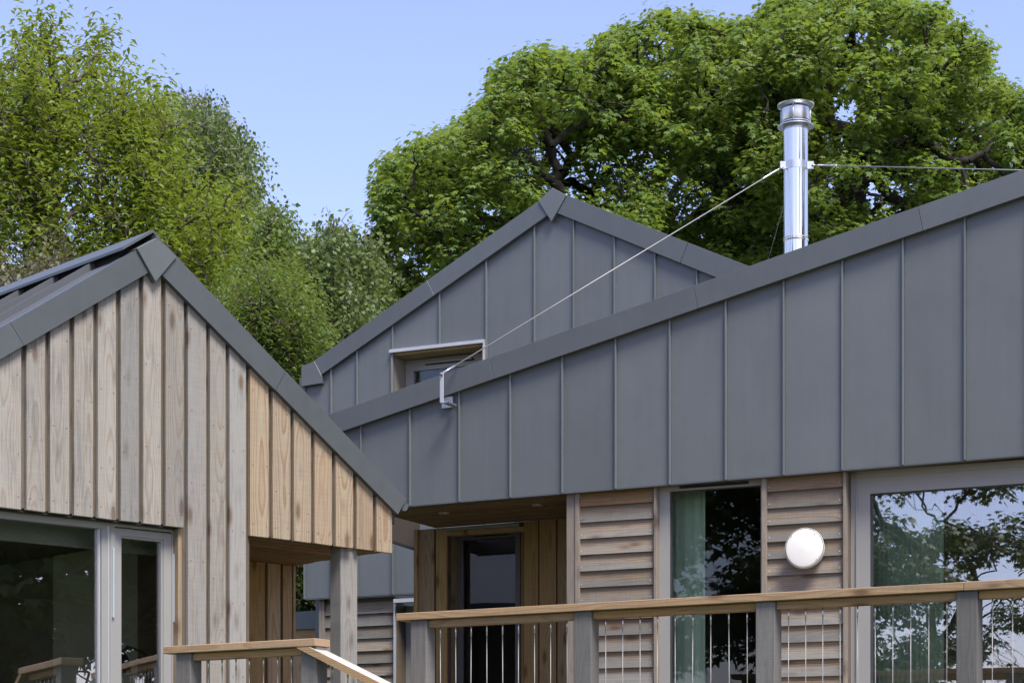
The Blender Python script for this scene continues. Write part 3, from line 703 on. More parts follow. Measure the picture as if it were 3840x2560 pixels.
# ================================================================== REAR GABLED ZINC HOUSE
GF = Frame(-8800, 1240, 20.95)
gh = froot(GF, 'gabled_zinc_house', 'rear house with a symmetrical zinc clad gable and one small window', 'house')
yT = -0.05
G = lambda u, v: GF.px(u, v, yT)
goL = lerp_line(G(1177.5, 1352.7), G(2019, 754)); giL = lerp_line(G(1204, 1405), G(2051, 808.7))
goR = lerp_line(G(2123.7, 731.8), G(2795, 993)); giR = lerp_line(G(2090.4, 799.6), G(2678, 1037))
gs = [1143, 1243.6, 1340.5, 1473.8, 1650, 1825, 2005.6, 2152, 2305, 2457, 2614, 2780, 2950]
gx_ = [GF.x(u, -.01) for u in gs]
gb = lerp_line(GF.px(1138.8, 2245.8), GF.px(1549.7, 2221)); zgb = (gb(gx_[0]) + gb(gx_[3])) / 2
wx0, wx1 = GF.x(1471), GF.x(1819); wzt = (GF.z(1471, 1325) + GF.z(1819, 1287)) / 2; wzb = wzt - .72
GX = GF.x(2070, yT)
def under(poly): return clip_poly(clip_poly(poly, lambda x: giL(x) + .06), lambda x: giR(x) + .06)
for i in range(len(gx_) - 1):
    x0, x1 = gx_[i] + .008, gx_[i + 1] - .008
    segs = [(zgb, 12)]
    if x0 > wx0 - .05 and x1 < wx1 + .08: segs = [(zgb, wzb), (wzt, 12)]
    for za, zb2 in segs:
        a0, a1 = x0, x1
        pl = under([(a0, za), (a1, za), (a1, zb2), (a0, zb2)])
        if len(pl) > 2: prism('zinc_panel', pl, J(.001), .02, M['zinc'], gh, rot=(J(.002), 0, J(.004)))
    xc = gx_[i]
    ss = [(zgb - .004, 12)]
    if wx0 + .05 < xc < wx1 - .05: ss = [(zgb - .004, wzb), (wzt + .03, 12)]
    for za, zb2 in ss:
        pl = under([(xc - .0075, za), (xc + .0075, za), (xc + .0075, zb2), (xc - .0075, zb2)])
        if len(pl) > 2: prism('zinc_seam', pl, -.026, .019, M['seam'], gh, bevel=.0015)
# verge trim
def gtrim(a, b, fo, fi, jo=0):
    (ot0, it0), (ot1, it1) = a, b
    prism('verge_trim', [(it0, fi(it0)), (it1, fi(it1)), (ot1, fo(ot1)), (ot0, fo(ot0))], yT, .05, M['zinc_trim'], gh, bevel=.0015)
A0 = (G(1177.5, 1)[0], G(1204, 1)[0]); A1 = (G(1601.6, 1)[0], G(1629, 1)[0])
gtrim(A0, (A1[0] - .002, A1[1] - .002), goL, giL); gtrim((A1[0] + .002, A1[1] + .002), (GX - .001, GX - .001), goL, giL)
B1 = (G(2580, 1)[0], G(2550, 1)[0]); farg = G(3150, 1)[0]
gtrim((GX + .001, GX + .001), (B1[0] - .002, B1[1] - .002), goR, giR); gtrim((B1[0] + .002, B1[1] + .002), (farg, farg), goR, giR)
G2 = lambda u, v: GF.px(u, v, yT - .014)
prism('ridge_end_cap', [G2(2070.4, 703.3), G2(2019, 754), G2(2067.4, 830.5), G2(2123.7, 731.8)], yT - .014, .05, M['zinc'], gh, bevel=.002)
prism('eave_cap', [G2(1129, 1372.7), G2(1177, 1353), G2(1204, 1407), G2(1204, 1435.7), G2(1129, 1447.8)], yT - .008, .2, M['zinc'], gh, bevel=.002)
xg0, xg1 = gx_[0], gx_[-1]
prism('roof', [(xg0 - .1, goL(xg0 - .1) - .03), (GX - .002, goL(GX) - .03), (GX - .002, goL(GX) - .2), (xg0 - .1, goL(xg0 - .1) - .2)], .051, 7, M['zinc_trim'], gh)
prism('roof', [(GX + .002, goR(GX) - .03), (farg, goR(farg) - .03), (farg, goR(farg) - .2), (GX + .002, goR(GX) - .2)], .051, 7, M['zinc_trim'], gh)
prism('wall', clip_poly(clip_poly([(xg0 + .02, zgb + .01), (wx0, zgb + .01), (wx0, 12), (xg0 + .02, 12)], lambda x: giL(x) + .03), lambda x: giR(x) + .03), .021, .2, M['recess_wood'], gh)
prism('wall', under([(wx0, wzt + .01), (wx1, wzt + .01), (wx1, 12), (wx0, 12)]), .021, .2, M['recess_wood'], gh)
prism('wall', under([(wx1, zgb + .01), (xg1, zgb + .01), (xg1, 12), (wx1, 12)]), .021, .2, M['recess_wood'], gh)
box('wall', wx0, wx1, .021, .2, zgb + .01, wzb, M['recess_wood'], gh)
prism('side_wall', [(xg0, 0), (xg0 + .15, 0), (xg0 + .15, goL(xg0) - .21), (xg0, goL(xg0) - .21)], .201, 6.9, M['zinc'], gh)
box('drip_edge', xg0, xg1, -.006, .06, zgb - .012, zgb - .0045, M['zinc_trim'], gh)
# small window in a timber reveal
bm = bmesh.new()
gw = link('window', tomesh('window', (lambda b: (frame_ring(b, wx0 + .02, wx1 - .01, wzb, wzt - .03, wzt - .03, .09, .11, 0, .06), b)[1])(bmesh.new())), M['frame'], gh, (0, .24, 0), label='small window under the rear gable')
box('pane', wx0 + .105, wx1 - .095, .02, .026, wzb, wzt - .13, M['glass_tall'], gw)
box('trickle_vent', wx0 + .26, wx1 - .24, -.03, -.001, wzt - .095, wzt - .075, M['black'], gw)
box('vent_hood', wx0 + .27, wx1 - .25, -.05, -.03, wzt - .09, wzt - .08, M['frame'], gw)
box('head_flashing', wx0 - .01, wx1 + .012, -.05, .02, wzt - .002, wzt + .030, M['alu'], gh)
box('head_board', wx0, wx1, .0, .235, wzt - .024, wzt - .004, M['board_brown'], gh)
box('reveal_board', wx0, wx0 + .018, -.03, .235, wzb, wzt - .026, M['trim_wood'], gh)
box('reveal_board', wx1 - .018, wx1 - .002, -.03, .235, wzb, wzt - .026, M['board_tan'], gh)
box('jamb_flashing', wx1, wx1 + .014, -.05, .019, wzb, wzt - .004, M['alu'], gh)
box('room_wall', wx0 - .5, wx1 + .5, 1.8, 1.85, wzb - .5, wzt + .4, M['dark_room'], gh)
# lower wall of the rear house: weatherboards and a second window
yl2 = .07
vtr = lambda u0, u1, y0, y1, mat, nm='trim_board': box(nm, GF.x(u0, y0), GF.x(u1, y0), y0, y1, 1.2, zgb - .013, mat, gh)
vtr(1196, 1205, .05, .2, M['trim_wood']); vtr(1206, 1215, .05, .2, M['trim_wood'])
x0, x1 = GF.x(1216, yl2), GF.x(1477, yl2); z1 = zgb - .013; zb = zgb - .055 - .03
zb = GF.z(1300, 1707 + 1095 / 1.8375, yl2); pts = []
box('weatherboard', x0, x1, yl2 + .012, yl2 + .03, zb + .118, z1, M['recess_wood'], gh)
while zb > 1.1:
    bm = bmesh.new(); a = .145; L = x1 - x0
    prof = [(-.002, 0.0), (.020, 0.0), (.036, a), (.026, a)]
    va = [bm.verts.new((-L / 2, y, z)) for y, z in prof]; vb_ = [bm.verts.new((L / 2, y, z)) for y, z in prof]
    bm.faces.new(va); bm.faces.new(vb_[::-1])
    for q in range(4): bm.faces.new((va[q], va[(q + 1) % 4], vb_[(q + 1) % 4], vb_[q]))
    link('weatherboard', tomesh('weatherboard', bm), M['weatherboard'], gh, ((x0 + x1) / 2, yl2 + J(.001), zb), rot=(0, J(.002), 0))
    zb -= .1255
box('wall', x0, x1, yl2 + .04, yl2 + .2, 0, zgb - .02, M['recess_wood'], gh)
zc = GF.z(1514, 2250, .0)
box('head_flashing', GF.x(1477, 0), GF.x(1700, 0), -.01, .08, zc - .019, zc + .019, M['alu'], gh)
box('jamb_flashing', GF.x(1479, .05), GF.x(1484, .05), .03, .19, 1.1, zc - .02, M['alu'], gh)
box('reveal_board', GF.x(1484.5, .07), GF.x(1484.5, .07) + .016, .06, .30, 1.1, zc - .02, M['recess_wood'], gh)
bm = bmesh.new(); frame_ring(bm, GF.x(1512, .25), GF.x(1690, .25), 1.1, zc - .03, zc - .03, .09, .09, 0, .05)
lw = link('window', tomesh('window', bm), M['frame'], gh, (0, .25, 0), label='lower window of the rear house, mostly hidden by the porch')
box('pane', GF.x(1512, .25) + .088, GF.x(1690, .25) - .088, .02, .026, 1.1, zc - .118, M['glass_clear'], lw)
# low zinc capped wall seen through the porch
lo = thing('garden_wall', 'low timber wall with a zinc cap seen under the left porch roof', 'wall', (GF.O.x, GF.O.y, 0), GF.th)
yq = .8; za, zb_ = GF.z(1148, 2290, yq), GF.z(1148, 2357, yq)
box('zinc_cap', GF.x(1010, yq), GF.x(1230, yq), yq, yq + .3, zb_, za, M['zinc_trim'], lo)
for k in range(8):
    box('weatherboard', GF.x(1010, yq), GF.x(1225, yq), yq + .03 + (k % 2) * .001, yq + .05, zb_ - .115 - k * .12, zb_ - .003 - k * .12, M['rail_wood'], lo, rot=(.06, 0, 0))
box('core', GF.x(1010, yq), GF.x(1225, yq), yq + .07, yq + .28, 0, zb_ - .001, M['recess_wood'], lo)

# ================================================================== FLUE AND STAYS
ZF = 17.3
fx, _, _ = wpt(2984, 900, ZF)
zf = lambda v: CAMZ + (HOR - v) / FPX * ZF
px2m = ZF / FPX
zb0 = zf(1010)
fl = thing('flue_pipe', 'polished steel chimney flue with a round cowl rising behind the zinc roof', 'chimney', (fx, ZF, zb0))
h = lambda v: zf(v) - zb0
r0 = 45 * px2m
lathe('pipe', [(r0, 0), (r0, h(907))], M['flue'], fl, (0, 0, 0), 56)
lathe('pipe', [(r0, h(893)), (r0, h(490))], M['flue'], fl, (0, 0, 0), 56)
lathe('pipe_joint', [(r0 - .001, h(907)), (r0 + .004, h(906.5)), (r0 + .006, h(903)), (r0 + .001, h(901)), (r0 + .001, h(898)), (r0 + .006, h(896.5)), (r0 + .004, h(893)), (r0 - .001, h(892.5))], M['flue'], fl, (0, 0, 0), 56)
lathe('clamp_band', [(r0, h(640)), (r0 + .003, h(640)), (r0 + .003, h(611)), (r0, h(611))], M['steel'], fl, (0, 0, 0), 56)
lathe('collar', [(r0, h(491)), (r0 + .003, h(490)), (r0 + .004, h(478)), (r0 - .004, h(470)), (r0 - .004, h(462))], M['steel'], fl, (0, 0, 0), 56)
rf = 68 * px2m
lathe('flange', [(r0 - .004, h(474)), (rf, h(478)), (rf, h(475)), (r0 + .01, h(466)), (r0 - .004, h(466))], M['steel'], fl, (0, 0, 0), 56)
rc = 52 * px2m
lathe('cowl_ring', [(rc, h(457)), (rc + .001, h(456)), (rc + .001, h(411)), (rc - .002, h(410)), (rc - .003, h(457))], M['steel'], fl, (0, 0, 0), 56)
lathe('cowl_base', [(rc - .02, h(466)), (rc + .002, h(464)), (rc + .002, h(460)), (rc - .02, h(460))], M['steel'], fl, (0, 0, 0), 56)
lathe('inner_core', [(r0 - .012, h(466)), (r0 - .012, h(402)), (r0 - .02, h(402))], M['frame_dark'], fl, (0, 0, 0), 40)
lathe('rain_cap', [(.0, h(412)), (.06, h(411)), (rf - .02, h(405)), (rf, h(399)), (rf + .002, h(395)), (rf - .01, h(393)), (rf * .6, h(390)), (0, h(387))], M['steel'], fl, (0, 0, 0), 56)
for a in (-108, -15, 75, 165):
    ca, sa = math.cos(math.radians(a)), math.sin(math.radians(a)); q = rc + .005
    tube('strap', [(ca * q, sa * q, h(466)), (ca * q, sa * q, h(405))], .0075, M['alu'], fl, 6)
bm = bmesh.new(); box_bm(bm, -r0 - .036, -r0 + .02, -.052, -.046, h(640), h(612))
bml = link('stay_lug', tomesh('stay_lug', bm), M['steel'], fl)
bm = bmesh.new(); box_bm(bm, r0 - .02, r0 + .042, -.052, -.046, h(640), h(612))
link('stay_lug', tomesh('stay_lug', bm), M['steel'], fl)
def stay(label, a, b, tb0, tb1, r=.0045):
    s = thing('stay_cable', label, 'cable', a, 0, 'stay cables of the flue'); d = (b - a); L = d.length; d.normalize()
    tube('cable', [Vector(), d * L], r, M['cable'], s, 8)
    if tb1 > tb0:
        tube('turnbuckle', [d * tb0, d * (tb0 + .03), d * (tb1 - .03), d * tb1], [.005, .0085, .0085, .005], M['steel'], s, 8)
        tube('shackle', [Vector(), d * (tb0 * .7)], .007, M['steel'], s, 6)
    return s
brk = RF.world(RF.x(1651, -.2), -.19, RF.z(1651, 1402, -.2))
pA = Vector((fx - r0 - .012, ZF - .055, zf(632)))
s1 = stay('long stay cable from the flue down to the steel bracket on the zinc roof edge', pA, brk, .05, .26)
dd = (pA - brk).normalized()
tube('end_fitting', [(brk - pA) + dd * .01, (brk - pA) + dd * .14], .0085, M['steel'], s1, 8)
pB = Vector((fx + r0 + .028, ZF - .055, zf(627)))
pend = wpt(4250, 649, 14.9)
stay('level stay cable from the flue towards the right end of the zinc roof', pB, pend, .05, .28)
stay('thin dark stay cable running down behind the flue', Vector((fx, ZF + r0, zf(625))), wpt(2860, 1045, 17.6), 0, 0, .0018)
bk = thing('stay_bracket', 'stainless steel bracket holding the stay cable at the zinc roof edge', 'bracket', RF.world(RF.x(1684, 0), 0, RF.z(1684, 1510, 0)), RF.th)
zz0 = RF.z(1684, 1510, 0)
def loc_b(u, v, y): x_, z_ = RF.px(u, v, y); return x_ - RF.x(1684, 0), z_ - zz0
bx, bz = loc_b(1663, 1505, -.2); tx, tz = loc_b(1655, 1396, -.2)
box('wall_plate', loc_b(1664, 1, 0)[0], loc_b(1705, 1, 0)[0], -.034, -.028, loc_b(1684, 1531, 0)[1], loc_b(1684, 1490, 0)[1], M['steel'], bk)
box('arm', bx - .02, bx + .03, -.19, -.034, bz - .008, bz + .004, M['steel'], bk)
box('upright', tx - .015, tx + .015, -.198, -.188, bz - .008, tz, M['alu'], bk, bevel=.002)
tube('pin', [(tx + .002, -.215, tz - .02), (tx + .002, -.17, tz - .02)], .009, M['screw'], bk, 8)

# ================================================================== RAILINGS
def railing_parts(fr, root, toprail, posts, under, topz, botz, undz, deck, wires, ztop_post):
    pass
HF = Frame(-7450, 1570, 12.65)
rr_ = froot(HF, 'deck_railing', 'long larch railing with upright steel cables in front of the zinc house', 'railing')
rail_top = HF.z(1484, 2299, -.02); rt2 = HF.z(3840, 2168, -.02)
th = HF.z(2600, 2000, -.02) - HF.z(2600, 2029.5, -.02)
rt = lerp_line((HF.x(1484, -.02), rail_top), (HF.x(3840, -.02), rt2))
hx0, hxj, hx1 = HF.x(1484.4, -.02), HF.x(3613, -.02), HF.x(4400, -.02)
print('rail', rail_top, rt2, th)
def sloped(name, x0, x1, f, o0, o1, y0, y1, mat, root, bevel=.003, **kw):
    return prism(name, [(x0, f(x0) + o0), (x1, f(x1) + o0), (x1, f(x1) + o1), (x0, f(x0) + o1)], y0, y1, mat, root, bevel, **kw)
sloped('handrail', hx0, hxj - .001, rt, -th, 0, -.02, .125, M['rail_wood'], rr_)
sloped('handrail', hxj + .001, hx1, rt, -th - .001, .001, -.021, .125, M['rail_wood'], rr_)
ps = [(1539, 1599), (2151, 2216), (2833, 2905), (3585, 3664), (4390, 4470)]
px = [(HF.x(a), HF.x(b)) for a, b in ps]
for a, b in px:
    box('post', a, a + .115, 0, .105, 0, rt(a) - th - .001, M['post_wood'], rr_, bevel=.004)
cab = None
rail_deck = rail_top - 1.1
fer_me = cab_me = None
def cable_set(fr, root, xs_, ztopf, zlow, y):
    for k, x in enumerate(xs_):
        z = ztopf(x)
        tube('cable', [(x, y, z - .06), (x + J(.002), y + J(.002), (z + zlow) / 2), (x, y, zlow)], .0027, M['cable'], root, 6)
        tube('cable_end', [(x, y, z + .004), (x, y, z - .065)], .0045, M['steel'], root, 8)
for i in range(len(px) - 1):
    a, b = px[i][0] + .115 + .001, px[i + 1][0] - .001
    sloped('under_rail', a, b, rt, -th - .046, -th - .002, .022, .085, M['rail_wood'], rr_)
    n = (9, 9, 9, 9)[i]; n = 10 if i == 2 else n
    xs_ = [a + (b - a) * (k + .62) / (n + .25) for k in range(n)]
    cable_set(HF, rr_, xs_, lambda x: rt(x) - th - .046, rail_deck + .08, .05)
    box('bottom_rail', a, b, .022, .085, rail_deck + .04, rail_deck + .08, M['rail_wood'], rr_)
# short railing in front of the timber house, with the stair rail
SF = Frame(-6457, 690, 11.8)
sr = froot(SF, 'deck_railing', 'short larch railing in front of the timber house boards', 'railing')
f2 = lerp_line(SF.px(610, 2422.4, -.02), SF.px(1180, 2391, -.02)); th2 = .042
sx0, sx1 = SF.x(610, -.02), SF.x(1181, -.02)
sloped('handrail', sx0, sx1, f2, -th2, 0, -.02, .12, M['rail_wood'], sr)
a1, a2 = SF.x(659), SF.x(1127)
deck2 = f2(sx0) - 1.1
for a in (a1, a2): box('post', a, a + .11, 0, .1, 0, f2(a) - th2 - .001, M['post_wood'], sr, bevel=.004)
sloped('under_rail', a1 + .111, a2 - .001, f2, -th2 - .043, -th2 - .002, .02, .08, M['rail_wood'], sr)
cable_set(SF, sr, [SF.x(u, .05) for u in (781, 833, 885, 935, 988, 1041.5, 1093)], lambda x: f2(x) - th2 - .043, deck2 + .08, .05)
box('bottom_rail', a1 + .111, a2 - .001, .02, .08, deck2 + .04, deck2 + .08, M['rail_wood'], sr)
st = froot(SF, 'stair_railing', 'pale topped stair rail sloping down in front of the porch pillar', 'railing')
b0, b1 = SF.px(1158, 2424, -.03), SF.px(1430, 2561, -.03)
f3 = lerp_line(b0, b1); b2x = b0[0] + 1.9
ta = SF.x(1112, -.03)
sl = (b1[1] - b0[1]) / (b1[0] - b0[0])
prism('handrail', [(ta, f3(b0[0]) - .0), (b0[0], f3(b0[0])), (b2x, f3(b2x)), (b2x - .02, f3(b2x - .02) - .05), (ta + .004, f3(b0[0]) - .004)], -.03, .095, M['rail_wood'], st)
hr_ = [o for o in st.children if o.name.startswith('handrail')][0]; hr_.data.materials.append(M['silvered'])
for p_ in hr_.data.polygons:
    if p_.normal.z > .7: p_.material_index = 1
box('post', b2x - .13, b2x - .02, 0, .1, 0, f3(b2x) - .052, M['post_wood'], st, bevel=.004)
for k in range(12):
    x = a2 + .18 + k * .105
    if x > b2x - .16: break
    tube('cable', [(x, .05, f3(x) - .06), (x, .05, f3(x) - .9)], .0027, M['cable'], st, 6)
    tube('cable_end', [(x, .05, f3(x) - .055), (x, .05, f3(x) - .12)], .0045, M['steel'], st, 8)
sloped('bottom_rail', a2 + .115, b2x - .14, f3, -.94, -.9, .02, .08, M['rail_wood'], st)
# decks
def slab(name, pts, z0, z1, mat):
    bm = bmesh.new(); a = [bm.verts.new((p[0], p[1], z1)) for p in pts]; b = [bm.verts.new((p[0], p[1], z0)) for p in pts]
    bm.faces.new(a); bm.faces.new(b[::-1])
    for i in range(len(pts)): j = (i + 1) % len(pts); bm.faces.new((a[i], b[i], b[j], a[j]))
    return link(name, tomesh(name, bm), mat, kind='structure')
c = [HF.world(hx0 + .05, .0, 0), HF.world(hx1 + .5, .0, 0), RF.world(R(4400, 0), .05, 0), RF.world(R(1551, 0), yb, 0)]
slab('deck', c, rail_deck - .12, rail_deck - .01, M['deck'])
c = [SF.world(a1, .0, 0), SF.world(a2 + .1, .0, 0), LF.world(xr, .3, 0), LF.world(xr, 1.4, 0), LF.world(xp, 1.05, 0), LF.world(xp, -.05, 0), LF.world(LF.x(560), -.05, 0)]
slab('deck', c, deck2 - .12, deck2 - .01, M['deck'])
print('decks', rail_deck, deck2)
# ================================================================== TREES
def tube_np(segs, n=5):
    """segs: list of (p0, p1, r0, r1) -> verts, faces"""
    P0 = np.array([s[0] for s in segs]); P1 = np.array([s[1] for s in segs])
    r0 = np.array([s[2] for s in segs]); r1 = np.array([s[3] for s in segs])
    d = P1 - P0; d /= np.linalg.norm(d, axis=1, keepdims=True) + 1e-9
    ref = np.where(np.abs(d[:, 2:3]) > .9, np.array([[1., 0, 0]]), np.array([[0, 0, 1.]]))
    a = np.cross(d, ref); a /= np.linalg.norm(a, axis=1, keepdims=True) + 1e-9; b = np.cross(d, a)
    ang = np.arange(n) * 2 * np.pi / n
    ring = a[:, None, :] * np.cos(ang)[None, :, None] + b[:, None, :] * np.sin(ang)[None, :, None]
    V = np.concatenate([P0[:, None] + ring * r0[:, None, None], P1[:, None] + ring * r1[:, None, None]], 1)   # S,2n,3
    S = len(segs); base = (np.arange(S) * 2 * n)[:, None]
    k = np.arange(n); f = np.stack([k, (k + 1) % n, n + (k + 1) % n, n + k], 1)
    F = (base[:, :, None] + f[None]).reshape(-1, 4)
    return V.reshape(-1, 3), F
def np_mesh(name, V, F, tint=None, smooth=False):
    me = bpy.data.meshes.new(name); nv = len(V); nf, k = F.shape
    me.vertices.add(nv); me.vertices.foreach_set('co', np.ascontiguousarray(V, dtype=np.float32).ravel())
    me.loops.add(nf * k); me.loops.foreach_set('vertex_index', F.astype(np.int32).ravel())
    me.polygons.add(nf); me.polygons.foreach_set('loop_start', np.arange(0, nf * k, k, dtype=np.int32))
    me.polygons.foreach_set('loop_total', np.full(nf, k, dtype=np.int32))
    if smooth: me.polygons.foreach_set('use_smooth', np.ones(nf, dtype=bool))
    me.update(calc_edges=True)
    if tint is not None:
        at = me.attributes.new('tint', 'FLOAT', 'POINT'); at.data.foreach_set('value', tint.astype(np.float32))
    return me
def maple_leaf():
    pts = []
    rad = [(0, 1.0), (18, .62), (30, .50), (50, .92), (66, .60), (82, .40), (108, .62), (135, .34), (172, .22)]
    out = [(a, r) for a, r in rad] + [(-a, r) for a, r in rad[:0:-1]]
    V = [(0, 0, .0)]
    for a, r in out:
        t_ = math.radians(a); V.append((math.sin(t_) * r, math.cos(t_) * r, -.22 * r * r))
    n = len(out); F = [(0, 1 + i, 1 + (i + 1) % n) for i in range(n)]
    return np.array(V) * .5, np.array(F)
def oval_leaf(w=.42, fold=.12):
    V = [(0, 0, 0), (w * .5, .38, fold), (0, .42, 0), (-w * .5, .38, fold), (0, 1, -.12)]
    F = [(0, 1, 2), (0, 2, 3), (1, 4, 2), (3, 2, 4)]
    return np.array(V), np.array(F)
def place_leaves(tmpl, pos, tip, nrm, size, tint):
    V, F = tmpl; n = len(pos)
    y = tip / (np.linalg.norm(tip, axis=1, keepdims=True) + 1e-9)
    z = nrm - y * (nrm * y).sum(1, keepdims=True); z /= np.linalg.norm(z, axis=1, keepdims=True) + 1e-9
    x = np.cross(y, z)
    W = pos[:, None] + size[:, None, None] * (V[None, :, 0:1] * x[:, None] + V[None, :, 1:2] * y[:, None] + V[None, :, 2:3] * z[:, None])
    FF = (np.arange(n) * len(V))[:, None, None] + F[None]
    return W.reshape(-1, 3), FF.reshape(-1, F.shape[1]), np.repeat(tint, len(V))
def inside(poly, p):
    x, y = p; c = False; j = len(poly) - 1
    for i in range(len(poly)):
        if (poly[i][1] > y) != (poly[j][1] > y) and x < (poly[j][0] - poly[i][0]) * (y - poly[i][1]) / (poly[j][1] - poly[i][1]) + poly[i][0]: c = not c
        j = i
    return c
def pdist(poly, p):
    p = np.array(p); best = 1e9
    for i in range(len(poly)):
        a, b = np.array(poly[i - 1], float), np.array(poly[i], float); t_ = np.clip(np.dot(p - a, b - a) / (np.dot(b - a, b - a) + 1e-9), 0, 1)
        best = min(best, np.linalg.norm(a + (b - a) * t_ - p))
    return best
def outline_blobs(poly, r0, r1, dmin, rng, Z, depth, tries=4000):
    """lumps of foliage filling a crown whose silhouette was measured (view px) at distance Z"""
    P_ = np.array(poly, float); lo, hi = P_.min(0), P_.max(0); mid = (lo + hi) / 2; half = (hi - lo) / 2; out = []
    for _ in range(tries):
        p = lo + rng.random(2) * (hi - lo); r = r0 + (r1 - r0) * rng.random()
        if not inside(poly, p): continue
        d = pdist(poly, p)
        if d < r * .75:
            r = d / .75 * rng.uniform(.9, 1.25)
            if r < r0 * .5: continue
        zz = rng.uniform(-1, 1)
        e = 1 - min(1, (np.abs((p - mid) / half) ** 2).sum() * .6)
        zz *= depth * (.35 + .65 * math.sqrt(max(0, e)))
        s = 4750 / Z
        if any((p[0] - q[0]) ** 2 + (p[1] - q[1]) ** 2 + ((zz - q[3]) * s) ** 2 < (dmin * (r + q[2])) ** 2 for q in out): continue
        out.append((p[0], p[1], r, zz))
    res = []
    for u, v, r, zz in out:
        D = Z + zz; res.append((np.array(wpt(u * K, v * K, Z)) * [D / Z, D / Z, 1] + np.array([0, 0, (np.array(wpt(u * K, v * K, D)) - np.array(wpt(u * K, v * K, Z)))[2]]), r * Z / 4750))
    return res
from mathutils import noise as MN
def voids(C_, scale, thr, off):
    return np.array([MN.noise(Vector((c[0] * scale + off, c[1] * scale, c[2] * scale * 1.3))) > thr for c in C_])
def shoots(poly, n, Z, depth, lo, hi, rng, step, up=(0, 1.0), out=.35, spread=.35, over=6, cx=None, vthr=-.1, vs=.8, curl=0.0):
    """leafy shoots filling a crown: points along upward or arching twigs"""
    P_ = np.array(poly, float); a, b = P_.min(0), P_.max(0); cx = (a[0] + b[0]) / 2 if cx is None else cx; res = []; tip = []
    tries = 0; k = 0
    while k < n and tries < n * 12:
        tries += 1
        p = a + rng.random(2) * (b - a)
        if not inside(poly, p): continue
        L = rng.uniform(lo, hi); s_ = 4750 / Z
        d = np.array([up[0] + (p[0] - cx) / (b[0] - a[0]) * 2 * out + rng.normal(0, spread), rng.normal(0, spread), up[1] + rng.normal(0, spread * .4)]); d /= np.linalg.norm(d)
        e = p + np.array([d[0], -d[2]]) * L * s_
        if not inside(poly, e) and pdist(poly, e) > over: continue
        D = Z + rng.uniform(-1, 1) * depth * min(1, .3 + pdist(poly, p) / 60)
        q0 = np.array(at(p[0], p[1], D)); 
        if MN.noise(Vector((q0[0] * vs + 31 * cx, q0[1] * vs, q0[2] * vs))) < vthr: continue
        k += 1; m = max(2, int(L / step)); bend = rng.normal(0, .15, 3)
        for i in range(m):
            f = i / (m - 1); res.append(q0 + d * L * f + bend * L * f * f + np.array([0, 0, -curl * L * f * f])); tip.append(d * (1 - f * curl) + np.array([0, 0, -curl * f]))
    return np.array(res), np.array(tip)
def grow(root, dirn, pts, idx, r_exp, rtip, segs, rng, level, frac, gnarl):
    """recursive branching from root to the twig ends; returns nothing, fills segs"""
    n = len(idx)
    if n == 0: return
    rad = rtip * n ** r_exp
    if n == 1:
        p = pts[idx[0]]; d = p - root; L = np.linalg.norm(d)
        mid = root + d * .5 + rng.normal(0, .06 * L, 3) + np.array([0, 0, .05 * L])
        segs.append((root, mid, rtip * 1.1, rtip * .8)); segs.append((mid, p, rtip * .8, rtip * .4)); return
    Q = pts[idx]; c = Q.mean(0); d = c - root; L = np.linalg.norm(d)
    end = root + d * frac + dirn * L * .05 + rng.normal(0, gnarl * L * .3, 3)
    k = 3 if L > .9 else 2; cur = root; rr = rad
    for i in range(1, k + 1):
        nx = root + (end - root) * i / k + (rng.normal(0, gnarl * L * .12, 3) if i < k else 0)
        segs.append((cur, nx, rr, rr * .93)); cur = nx; rr *= .93
    nd = (end - root); nd /= np.linalg.norm(nd) + 1e-9
    D = Q - end; U = D / (np.linalg.norm(D, axis=1, keepdims=True) + 1e-9) + D * .15
    i0 = rng.integers(n); i1 = int(np.argmax(((U - U[i0]) ** 2).sum(1))); C0, C1 = U[i0], U[i1]
    for _ in range(4):
        m = ((U - C0) ** 2).sum(1) <= ((U - C1) ** 2).sum(1)
        if m.all() or not m.any(): break
        C0, C1 = U[m].mean(0), U[~m].mean(0)
    if m.all() or not m.any(): m = np.arange(n) < n // 2
    for mm in (m, ~m): grow(end, nd, pts, idx[mm], r_exp, rtip, segs, rng, level + 1, frac, gnarl)
